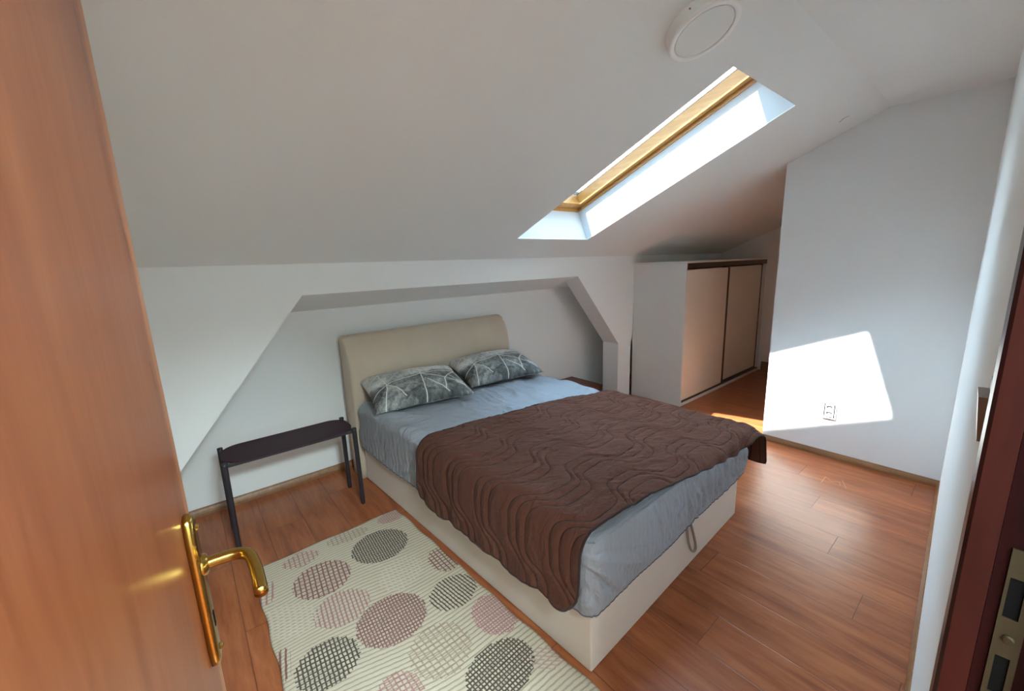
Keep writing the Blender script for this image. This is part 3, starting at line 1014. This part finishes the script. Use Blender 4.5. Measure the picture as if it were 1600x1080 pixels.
# mattress, mostly covered; its frilled white border peeps out at the foot corner
def taper(u, v):
    return u + 0.0 * v
bm = bmesh.new()
add_box(bm, (-0.005, 0.01, 0.2757), (1.43, 2.02, 0.525), 0.05, 4)
mt_o = empty('mattress', BEDLOC, BR)
tag(mt_o, 'white mattress under the grey sheet, frilled edge showing at the foot corner', 'mattress')
obj('core', bm, M['mattress'], mt_o, smooth=True)
us = np.linspace(0.02, 0.62, 160)
zs = np.linspace(0, 1, 6)
Ug, Zg = np.meshgrid(us, zs, indexing='ij')
sc_ = 0.5 + 0.5 * np.cos(Ug * 2 * PI / 0.043)
P = np.stack([Ug, -0.006 - 0.005 * sc_ * Zg, 0.286 - (0.034 + 0.016 * np.abs(np.sin(Ug * PI / 0.043))) * Zg * np.clip((0.62 - Ug) / 0.3, 0.3, 1)], -1)
o = link('frill', grid_mesh('frill', P), M['mattress'], mt_o, smooth=True)
md = o.modifiers.new('thick', 'SOLIDIFY'); md.thickness = 0.002; md.offset = 1

# fitted sheet
def fitted_sheet():
    x0, x1, y0, y1, zt, z0 = -0.03, 1.475, -0.022, 2.045, 0.588, 0.268
    rr = 0.055
    d = 0.011
    nx, ny, nz = 240, 300, 50
    verts = []; faces = []; key = {}
    def vid(p):
        k = (round(p[0], 5), round(p[1], 5), round(p[2], 5))
        if k not in key:
            key[k] = len(verts); verts.append(p)
        return key[k]
    X = np.linspace(x0, x1, nx); Y = np.linspace(y0, y1, ny); Z = np.linspace(zt, z0, nz)
    def quad(g):
        n, mm = g.shape[:2]
        ids = [[vid(tuple(g[i, j])) for j in range(mm)] for i in range(n)]
        for i in range(n - 1):
            for j in range(mm - 1):
                faces.append((ids[i][j], ids[i + 1][j], ids[i + 1][j + 1], ids[i][j + 1]))
    g = np.stack(np.meshgrid(X, Y, [zt], indexing='ij'), -1)[:, :, 0]; quad(g)
    for yy in (y0, y1):
        g = np.stack(np.meshgrid(X, [yy], Z, indexing='ij'), -1)[:, 0]; quad(g)
    for xx in (x0, x1):
        g = np.stack(np.meshgrid([xx], Y, Z, indexing='ij'), -1)[0]; quad(g)
    V = np.array(verts)
    # round the box
    lo = np.array([x0 + rr, y0 + rr, -9]); hi = np.array([x1 - rr, y1 - rr, zt - rr])
    C = np.clip(V, lo, hi)
    D = V - C
    L = np.linalg.norm(D, axis=1, keepdims=True)
    N = np.where(L > 1e-9, D / np.maximum(L, 1e-9), np.array([0, 0, 1.0]))
    V = C + N * rr
    u, v, z = V[:, 0], V[:, 1], V[:, 2]
    top = np.clip(N[:, 2], 0, 1)
    front = np.clip(-N[:, 1], 0, 1)
    left = np.clip(-N[:, 0], 0, 1)
    # sharp creases running from the pillows toward the foot, fanning across the bed
    wob = fbm(u * 2.2, v * 2.2)
    q1 = u * 1.0 + v * 0.42 + 0.25 * wob
    shp = lambda r_: np.clip(r_ + 0.62, 0, 1.2) ** 4
    disp = 0.028 * top * shp(ridge(q1 * 8.5, (v - u) * 0.9, 2)) * np.clip(1.1 - u * 0.8, 0.2, 1)
    q2 = u * 1.0 - v * 0.16 + 0.22 * wob
    disp += 0.024 * top * shp(ridge(q2 * 9.0 + 5, v * 1.3, 3)) * np.clip((u - 0.25) / 0.4, 0, 1)
    disp += 0.012 * top * fbm(u * 3, v * 3)
    # foot side: gathers from the elastic hem, slanting folds at the near corner
    t = np.clip((zt - z) / (zt - z0), 0, 1)
    gath = np.sin(u * 2 * PI / 0.030 + 5 * fbm(u * 7, z * 9)) * 0.0028 * t ** 1.3 * np.clip((1.04 - t) * 6, 0.25, 1)
    gath += (ridge(u * 26 + z * 8 + 1.5 * fbm(u * 6, z * 8), z * 5.0, 2)) * 0.050 * np.clip((u - 0.25) / 0.5, 0, 1) * np.clip(t * 2, 0, 1) * np.clip((1.04 - t) * 5, 0.15, 1)
    th_ = np.arctan2(np.maximum(zt - 0.03 - z, 0.0), u + 0.10)
    slant = ridge(th_ * 5.5 + 0.6 * fbm(u * 5, z * 5), np.hypot(u, zt - z) * 1.5, 2) * 0.070 * np.clip(1.1 - u / 0.7, 0, 1) * np.clip(t * 1.5, 0, 1) * np.clip((1.04 - t) * 5, 0.15, 1)
    disp += front * (gath + slant) + front * 0.006 * np.sin(PI * t)
    disp += left * (ridge((v * 0.45 + z) * 8, v * 1.2 - z, 2) * 0.035 * np.clip(t * 1.5, 0, 1) * np.clip((1.04 - t) * 5, 0.15, 1) + np.sin(v * 2 * PI / 0.05 + 4 * fbm(v * 5, z * 5)) * 0.002 * t)
    # lies flat under the bedspread
    under = np.clip((v - (1.12 - 0.14 * np.clip(u / 1.4, 0, 1))) / 0.10, 0, 1)
    disp = np.where(top > 0.5, disp * under - 0.012 * (1 - under) * top, disp)
    V = V + N * disp[:, None]
    # keep the cloth outside the base
    V[:, 1] = np.where(front > 0.7, np.minimum(V[:, 1], -0.012), V[:, 1])
    V[:, 0] = np.where(left > 0.7, np.minimum(V[:, 0], -0.012), V[:, 0])
    # hem draws up slightly in waves
    V[:, 2] += np.where(t > 0.5, 0.006 * np.sin(u * 9 + v * 7), 0) * t
    V[:, 2] -= 0.034 * (1 - t) * np.clip(u / 1.45, 0, 1)
    V[:, 0] = taper(V[:, 0], V[:, 1])
    me = bpy.data.meshes.new('fitted_sheet')
    me.from_pydata(V.tolist(), [], faces)
    me.update()
    bmx = bmesh.new(); bmx.from_mesh(me)
    bmesh.ops.recalc_face_normals(bmx, faces=bmx.faces)
    hem = [vv.co.copy() for vv in bmx.verts if vv.is_boundary]
    bmx.to_mesh(me); bmx.free()
    return me, hem
me, hem = fitted_sheet()
sheet = link('fitted_sheet', me, M['sheet'], None, BEDLOC, BR, True)
tag(sheet, 'grey blue fitted sheet stretched over the mattress of the bed', 'bed sheet')
# hem cord along the lower edge
cxm, cym = 0.74, 1.0
hem.sort(key=lambda p: math.atan2((p.y - cym) / 1.03, (p.x - cxm) / 0.76))
bm = bmesh.new()
add_tube(bm, [h + Vector((0, 0, 0.001)) for h in hem] + [hem[0] + Vector((0, 0, 0.001))], 0.0032, 6, False)
obj('hem', bm, M['hem'], sheet, smooth=True)

# quilt over the foot half
def fold(U, lo, hi, r):
    """unrolled coordinate -> (position, drop) round the edges lo and hi with radius r"""
    def edge(s):
        # s: arc length past the start of the curve
        a = np.clip(s / r, 0, PI / 2)
        rest = np.maximum(s - r * PI / 2, 0)
        return r * np.sin(a), r * (1 - np.cos(a)) + rest
    pos = U.copy(); drop = np.zeros_like(U)
    s = np.maximum(U - (hi - r), 0); p, d = edge(s)
    pos = np.where(U > hi - r, hi - r + p, pos); drop = np.where(U > hi - r, d, drop)
    s = np.maximum((lo + r) - U, 0); p, d = edge(s)
    pos = np.where(U < lo + r, lo + r - p, pos); drop = np.where(U < lo + r, d, drop)
    return pos, drop
def quilt():
    na, nb = 420, 300
    A = np.linspace(0, 1, na)[:, None] * np.ones((1, nb))
    B = np.linspace(0, 1, nb)[None, :] * np.ones((na, 1))
    lo, hi, r = -0.052, 1.505, 0.085
    corner = 0.43 * r
    Ulo = lo - 0.30 - 0.010 * np.sin(B * 26.0) - 0.016 * fbm(B * 9, B * 0)
    Uhi = hi + 0.20
    U = Ulo + (Uhi - Ulo) * A
    Ux = np.clip(U, 0, 1.5)
    head = np.interp(U, [-0.4, 0.0, 0.4, 0.8, 1.2, 1.45, 1.8], [1.145, 1.13, 1.12, 1.07, 1.00, 0.93, 0.88])
    head = head + 0.010 * np.sin(U * 9)
    foot = np.interp(U, [-0.4, -0.2, 0.0, 0.35, 0.75, 1.2, 1.5, 1.8], [0.020, 0.005, 0.005, -0.015, -0.055, -0.110, -0.130, -0.120])
    Vv = foot + (head - foot) * B
    # rounded corners of the blanket on the left hem
    rc = 0.11
    for vs, sg in ((foot, 1), (head, -1)):
        dv = rc - sg * (Vv - vs)
        du = rc - (U - Ulo)
        mk = (dv > 0) & (du > 0)
        L = np.hypot(dv, du) + 1e-9
        mxx = np.maximum(dv, du)
        k = np.where(mk, mxx / L, 1.0)
        Vv = np.where(mk, vs + sg * (rc - dv * k), Vv)
        U = np.where(mk, Ulo + (rc - du * k), U)
    uv = np.stack([U + 0.5, Vv + 0.5], -1)
    pu, du_ = fold(U, lo, hi, r)
    pv, dv_ = fold(Vv, -0.045, 9.0, 0.05)
    hang_l = np.clip((lo + 0.02 - U) / 0.25, 0, 1)
    hang_r = np.clip((U - hi) / 0.2, 0, 1)
    top = np.clip(1 - du_ / 0.05, 0, 1) * np.clip(1 - dv_ / 0.05, 0, 1)
    kc = np.clip((U - 1.15) / 0.3, 0, 1); kc = kc * kc * (3 - 2 * kc)
    pv = pv + (np.minimum(Vv * 0.72, pv) - pv) * 0.8 * kc * (Vv < 0)
    dv_ = dv_ * (1 - 0.6 * kc)
    kr = np.clip(du_ / 0.08, 0, 1) * (U > 1.0)
    dv_ = dv_ * (1 - kr)
    z = 0.602 - 0.036 * np.clip(pu / 1.45, 0, 1) - du_ - dv_
    # stitched relief
    wv = 0.062 * np.tanh(2.4 * np.sin((U + 0.5) * 2 * PI / 0.50))
    ph = ((Vv + 0.5) + wv) / 0.23
    frc = ph - np.floor(ph)
    d = np.min(np.stack([np.abs(frc - q) for q in (0.10, 0.34, 0.56)] + [np.abs(frc - 1.10)]), 0) * 0.23
    puff = np.sqrt(np.clip(d / 0.03, 0, 1))
    wr = ridge((Vv * 0.9 + U * 0.40) * 10 + 1.6 * fbm(U * 4, Vv * 4), U * 3.0 - Vv, 3)
    wr2 = fbm(U * 5, Vv * 5)
    wr3 = ridge((Vv + U * 0.55) * 24 + 2.5 * fbm(U * 7, Vv * 7), U * 7.0 - Vv * 3, 3)
    h = 0.006 * puff + top * (0.013 * wr + 0.020 * wr2 + 0.009 * wr3)
    z = z + top * h + 0.003
    wave = np.sin(Vv * 2 * PI / 0.23 + 0.6 * np.sin(Vv * 9)) * 0.5 + np.sin(Vv * 2 * PI / 0.125 + 1.0) * 0.25 + fbm(Vv * 7, U * 3)
    pu = pu - hang_l * (0.014 + 0.010 * wave) - (1 - top) * np.where(U < 0.3, 0.006 * puff, 0)
    pu = pu + hang_r * (0.004 + 0.006 * wave)
    # droop past the foot edge
    fo = np.clip(-Vv / 0.05, 0, 1)
    pv = pv - fo * (0.012 + 0.010 * np.sin(U * 2 * PI / 0.16) * np.clip(dv_ / 0.1, 0, 1)) - hang_r * fo * 0.02
    pu2 = taper(pu, pv)
    P = np.stack([pu2, pv, z], -1)
    return grid_mesh('quilt', P, uv), P
me, QP = quilt()
qo = link('quilt', me, M['quilt'], None, BEDLOC, BR, True)
tag(qo, 'dark brown quilted bedspread lying over the foot half of the bed', 'bedspread')
md = qo.modifiers.new('thick', 'SOLIDIFY'); md.thickness = 0.008; md.offset = -0.2
bm = bmesh.new()
loop = [QP[0, j] for j in range(0, 300, 3)] + [QP[i, -1] for i in range(0, 420, 3)] + [QP[-1, j] for j in range(299, -1, -3)] + [QP[i, 0] for i in range(419, -1, -3)]
cl = []
for q in loop:
    if not cl or (Vector(q) - cl[-1]).length > 0.004:
        cl.append(Vector(q))
add_tube(bm, cl + [cl[0]], 0.0055, 8, False)
obj('binding', bm, M['quilt_edge'], qo, smooth=True)

# pillows
def pillow_mesh(seed, L=0.70, Wd=0.47, T=0.105):
    n, mm = 72, 52
    a = np.linspace(-1, 1, n); b = np.linspace(-1, 1, mm)
    A, B = np.meshgrid(a, b, indexing='ij')
    rr = lambda t: np.sign(t) * np.abs(t) ** 0.9
    sx = A * (L / 2) * (1 - 0.045 * (1 - B ** 2) * 0 - 0.05 * (1 - np.abs(B)) * np.abs(A) ** 3 * 0.0)
    # sides bow in, corners stay as ears
    X = A * (L / 2) * (1 - 0.05 * (1 - B ** 2))
    Y = B * (Wd / 2) * (1 - 0.07 * (1 - A ** 2))
    th = (np.clip(1 - np.abs(A) ** 3.0, 0, 1) ** 0.6) * (np.clip(1 - np.abs(B) ** 2.6, 0, 1) ** 0.6)
    wr = ridge(A * 2.5 + seed + fbm(A * 2, B * 2 + seed) * 2, B * 2.2 + seed, 3)
    edge = np.clip((1 - th) * 1.6, 0, 1) * np.clip(th * 6, 0, 1)
    Zt = T * th * (1 + 0.25 * fbm(A * 1.5 + seed, B * 1.5)) + 0.024 * wr * edge
    Zb = -T * 0.55 * th
    Pt = np.stack([X, Y, Zt], -1); Pb = np.stack([X, Y, Zb], -1)
    bmx = bmesh.new()
    lay = bmx.loops.layers.uv.new('UVMap')
    vt = [[bmx.verts.new(Pt[i, j]) for j in range(mm)] for i in range(n)]
    vb = [[(vt[i][j] if i in (0, n - 1) or j in (0, mm - 1) else bmx.verts.new(Pb[i, j])) for j in range(mm)] for i in range(n)]
    for V_, off in ((vt, 0.0), (vb, 3.0)):
        for i in range(n - 1):
            for j in range(mm - 1):
                ids = ((i, j), (i + 1, j), (i + 1, j + 1), (i, j + 1))
                f = bmx.faces.new([V_[x][y] for x, y in ids])
                f.smooth = True
                for lp_, (x, y) in zip(f.loops, ids):
                    lp_[lay].uv = (A[x, y] * L / 2 + 5 + off, B[x, y] * Wd / 2 + 5)
    return bmx
def pillow(loc, rz, tilt, roll, seed, label, **kw):
    bm = pillow_mesh(seed, **kw)
    o = obj('pillow', bm, M['pillow'], None, smooth=True)
    R_ = Matrix.Translation(BEDLOC) @ Matrix.Rotation(BR, 4, 'Z')
    o.matrix_world = R_ @ Matrix.Translation(loc) @ Matrix.Rotation(rz, 4, 'Z') @ Matrix.Rotation(tilt, 4, 'X') @ Matrix.Rotation(roll, 4, 'Y')
    tag(o, label, 'pillow', group='grey patterned pillows on the bed')
    return o
pillow((0.330, 1.795, 0.680), math.radians(-10), math.radians(14), 0, 2.3, 'grey geometric pillow nearest the side table, its corner overlapping the other pillow')
pillow((1.09, 1.83, 0.674), math.radians(-8), math.radians(14), 0, 7.7, 'grey geometric pillow on the far side, toward the wardrobe')

# ------------------------------------------------------------ side table
TZ = 0.522
TC = Vector((-0.588, 0.045, 0))
tb = empty('side_table', TC, 0.0)
tag(tb, 'low dark aubergine metal side table with rounded top beside the bed', 'side table')
def rrect(hx, hy, r, n=10):
    pts = []
    for cx_, cy_, a0 in ((hx - r, hy - r, 0), (-hx + r, hy - r, 90), (-hx + r, -hy + r, 180), (hx - r, -hy + r, 270)):
        for k in range(n + 1):
            a = math.radians(a0 + 90 * k / n)
            pts.append((cx_ + r * math.cos(a), cy_ + r * math.sin(a)))
    return pts
bm = bmesh.new()
rr_ = rrect(0.352, 0.140, 0.105)
add_prism(bm, rr_, lambda x, y: (x, y, TZ - 0.005), lambda x, y: (x, y, TZ))
# thin raised lip
ins = rrect(0.349, 0.137, 0.102)
va = [bm.verts.new((x, y, TZ)) for x, y in rr_]; vb_ = [bm.verts.new((x, y, TZ + 0.004)) for x, y in rr_]
vc = [bm.verts.new((x, y, TZ + 0.004)) for x, y in ins]; vd = [bm.verts.new((x, y, TZ)) for x, y in ins]
nq = len(rr_)
for k in range(nq):
    k2 = (k + 1) % nq
    bm.faces.new((va[k], va[k2], vb_[k2], vb_[k])); bm.faces.new((vb_[k], vb_[k2], vc[k2], vc[k])); bm.faces.new((vc[k], vc[k2], vd[k2], vd[k]))
obj('tabletop', bm, M['table'], tb)
bm = bmesh.new()
for sy in (-1, 1):
    add_box(bm, (-0.335, sy * 0.118 - 0.008, TZ - 0.024), (0.335, sy * 0.118 + 0.008, TZ - 0.0052), 0.002)
for sx in (-1, 1):
    add_box(bm, (sx * 0.335 - 0.008, -0.118, TZ - 0.024), (sx * 0.335 + 0.008, 0.118, TZ - 0.0052), 0.002)
obj('frame', bm, M['table_leg'], tb)
for sx in (-1, 1):
    for sy in (-1, 1):
        bm = bmesh.new()
        tx, ty = sx * 0.345, sy * 0.128
        bx_, by_ = sx * 0.348, sy * 0.134
        add_tube(bm, [(bx_, by_, 0.0), (bx_ * 0.999, by_, 0.012), (tx, ty, TZ - 0.01), (tx, ty, TZ + 0.008)], [0.012, 0.0135, 0.0145, 0.0145], 14)
        obj('leg', bm, M['table_leg'], tb, smooth=True)

# ------------------------------------------------------------ rug
def rug():
    c00, c10 = np.array([-0.900, -0.335]), np.array([-0.112, -0.322])
    c01, c11 = np.array([-0.908, -1.90]), np.array([-0.035, -1.895])
    n, mm = 90, 150
    A = np.linspace(0, 1, n)[:, None]; B = np.linspace(0, 1, mm)[None, :]
    xy = ((c00 * (1 - 0) )[None, None, :] * ((1 - A) * (1 - B))[..., None] + c10 * (A * (1 - B))[..., None] + c01 * ((1 - A) * B)[..., None] + c11 * (A * B)[..., None])
    X, Y = xy[..., 0], xy[..., 1]
    ed = np.minimum(np.minimum(A, 1 - A) * 0.85, np.minimum(B, 1 - B) * 1.55)
    X = X + 0.004 * np.sin(Y * 23) * (ed < 0.02); Y = Y + 0.004 * np.sin(X * 19) * (ed < 0.02)
    Z = 0.0085 + 0.0015 * fbm(X * 6, Y * 6) - 0.003 * np.clip(1 - ed / 0.008, 0, 1)
    return grid_mesh('rug', np.stack([X, Y, Z], -1))
ro = link('rug', rug(), M['rug'], None, smooth=True)
md = ro.modifiers.new('thick', 'SOLIDIFY'); md.thickness = 0.007; md.offset = -1
tag(ro, 'cream woven rug with hatched ovals on the floor beside the bed', 'rug')
bm = bmesh.new()
for k in range(10):
    a = random.uniform(-0.5, 0.5)
    x = -0.045 - k * 0.0022
    add_tube(bm, smooth_pts([(x, -1.893, 0.008), (x + 0.010, -1.905 - 0.004 * (k % 3), 0.012), (x + 0.018 + 0.004 * math.sin(k), -1.908 - 0.003 * k % 4, 0.007), (x + 0.024, -1.914 - 0.002 * (k % 4), 0.004)], 4), 0.0022, 6)
simple('fringe', 'fringe_yarn', srgb(205, 198, 186), 0.9)
obj('fringe', bm, M['fringe'], ro, smooth=True)

# ------------------------------------------------------------ ceiling lamp
LC = roofpt(0.569, 1.985, 0)
# the fitting sits where slope and flat meet; it follows the slope
LM = Matrix.Translation(LC) @ Matrix((( -1, 0, 0, 0), (0, RT.y, -RN.y, 0), (0, RT.z, -RN.z, 0), (0, 0, 0, 1)))
lamp = empty('ceiling_lamp', LC)
tag(lamp, 'round white flush ceiling lamp, switched off, above the roof window', 'ceiling lamp')
LM0 = Matrix.Translation(-LC) @ LM
bm = bmesh.new(); add_lathe(bm, [(0, 0.0), (0.117, 0.0), (0.120, 0.004), (0.121, 0.034), (0.117, 0.036), (0, 0.036)], 72, LM0)
obj('housing', bm, M['plastic'], lamp, smooth=False)
bm = bmesh.new(); add_lathe(bm, [(0.121, 0.034), (0.1235, 0.038), (0.122, 0.0455), (0.116, 0.048), (0.104, 0.0475), (0.1015, 0.0455), (0.1015, 0.037)], 72, LM0)
obj('rim', bm, M['plastic'], lamp, smooth=True)
bm = bmesh.new(); add_lathe(bm, [(0, 0.0455), (0.098, 0.0455), (0.0995, 0.0445), (0.1, 0.037)], 72, LM0)
obj('diffuser', bm, M['diffuser'], lamp)
bm = bmesh.new(); add_lathe(bm, [(0.0, 0.122), (0.0028, 0.1215), (0.0035, 0.1195)], 12, LM0 @ Matrix.Translation((0, 0, 0.018)) @ Matrix.Rotation(math.radians(10), 4, 'Z') @ Matrix.Rotation(PI / 2, 4, 'Y'))
obj('screw', bm, M['grey_plastic'], lamp)

# ------------------------------------------------------------ wardrobe
WX0, WX1, WY, WH = 2.9014, 4.972, -0.6003, 1.4923
wd = empty('wardrobe', (WX0, WY, 0))
tag(wd, 'low white sliding door wardrobe against the knee wall in the recess', 'wardrobe')
def wbox(name, lo, hi, mt, bevel=0.001, parent=None):
    bm = box(tuple(a - b for a, b in zip(lo, (WX0, WY, 0))), tuple(a - b for a, b in zip(hi, (WX0, WY, 0))), bevel)
    return obj(name, bm, mt, parent or wd)
wbox('side_panel', (WX0, WY, 0), (WX0 + 0.018, -0.004, WH - 0.019), M['ward_white'])
wbox('side_panel', (WX1 - 0.018, WY + 0.02, 0), (WX1, -0.004, WH - 0.019), M['ward_white'])
wbox('top_panel', (WX0, WY, WH - 0.018), (WX1, -0.004, WH), M['ward_white'])
wbox('back_panel', (WX0 + 0.019, -0.012, 0.03), (WX1 - 0.019, -0.005, WH - 0.02), M['ward_white'])
wbox('bottom_panel', (WX0 + 0.0185, WY + 0.002, 0.0), (WX1 - 0.0185, -0.02, 0.032), M['ward_white'])
wbox('top_track', (WX0 + 0.0185, WY + 0.003, WH - 0.070), (WX1 - 0.0185, WY + 0.09, WH - 0.0185), M['bronze'])
wbox('bottom_track', (WX0 + 0.0185, WY + 0.008, 0.0325), (WX1 - 0.0185, WY + 0.09, 0.037), M['bronze'])
XM = 3.885
for i, (xa, xb, yy) in enumerate(((WX0 + 0.02, XM + 0.02, WY + 0.012), (XM - 0.02, WX1 - 0.02, WY + 0.048))):
    d = wbox('door', (xa + 0.008, yy + 0.006, 0.050), (xb - 0.012, yy + 0.022, WH - 0.085), M['ward_door'])
    for xs, xe in ((xa, xa + (0.008 if i == 0 else 0.040)), (xb - (0.036 if i == 0 else 0.020), xb)):
        h = wbox('edge_profile', (xs, yy, 0.040), (xe, yy + 0.028, WH - 0.075), M['bronze'], 0.002, d)
    wbox('bottom_rail', (xa + 0.008, yy, 0.0385), (xb - 0.036, yy + 0.028, 0.050), M['bronze'], 0.001, d)

# ------------------------------------------------------------ small things
# dark board box on the niche floor beyond the bed
bm = box((2.02, 0.06, 0.0), (2.42, 0.478, 0.22), 0.003)
bx = obj('storage_box', bm, M['darkboard'])
tag(bx, 'low dark reddish wooden box on the niche floor beyond the bed', 'box')

# double wall socket in the sun patch
so = empty('power_socket', (XR, -1.897, 0.364))
tag(so, 'white double power socket in the sunlit patch of the right wall', 'wall socket')
def soc(name, bm, mt, smooth=False, parent=None):
    return obj(name, bm, mt, parent or so, smooth)
bm = bmesh.new()
for lo_c, hi_c in (((-0.012, -0.041, -0.060), (-0.0005, -0.034, 0.060)), ((-0.012, 0.034, -0.060), (-0.0005, 0.041, 0.060)), ((-0.012, -0.034, -0.060), (-0.0005, 0.034, -0.053)), ((-0.012, -0.034, 0.053), (-0.0005, 0.034, 0.060))):
    add_box(bm, lo_c, hi_c)
bmesh.ops.remove_doubles(bm, verts=bm.verts, dist=1e-5)
soc('surround', bm, M['plastic'])
soc('shadow_gap', box((-0.004, -0.0338, -0.0528), (-0.0006, 0.0338, 0.0528)), M['black'])  # black sheet standing in for the shadow inside the surround
soc('insert_plate', box((-0.0125, -0.0265, -0.0465), (-0.0042, 0.0265, 0.0465), 0.001), M['plastic'])
for zz in (0.0228, -0.0228):
    bm = bmesh.new()
    add_lathe(bm, [(0.0222, 0.0), (0.0222, 0.003), (0.0205, 0.003), (0.0198, 0.0009), (0, 0.0007)], 32, Matrix.Translation((-0.0127, 0, zz)) @ Matrix.Rotation(-PI / 2, 4, 'Y'))
    fc = soc('outlet', bm, M['plastic'], False)
    bm = bmesh.new()
    arc = [(-0.0142, 0.0165 * math.sin(t), zz + 0.0165 * math.cos(t)) for t in [math.radians(-75 + 150 * k / 16) for k in range(17)]]
    add_tube(bm, arc, 0.0042, 6)
    soc('earth_clip_recess', bm, M['gasket'], False, fc)
    for yy in (-0.0095, 0.0095):
        bm = bmesh.new()
        add_lathe(bm, [(0, 0.0), (0.0028, 0.0), (0.0028, 0.001), (0, 0.001)], 12, Matrix.Translation((-0.0132, yy, zz)) @ Matrix.Rotation(-PI / 2, 4, 'Y'))
        soc('pin_hole', bm, M['black'], False, fc)

# light switch on the door wall
lw0 = wpt(-0.285, 0.0, 1.335)
ls = empty('light_switch', lw0, wa)
tag(ls, 'grey light switch on the white wall beside the shaded door frame', 'light switch')
obj('surround', box((-0.04, 0.0003, -0.04), (0.04, 0.007, 0.04), 0.002), M['grey_plastic'], ls)
bm = bmesh.new()
add_prism(bm, [(0.0072, -0.026), (0.0115, -0.026), (0.0165, 0.026), (0.0072, 0.026)], lambda y, z: (-0.026, y, z), lambda y, z: (0.026, y, z))
obj('rocker', bm, M['rocker'], ls)
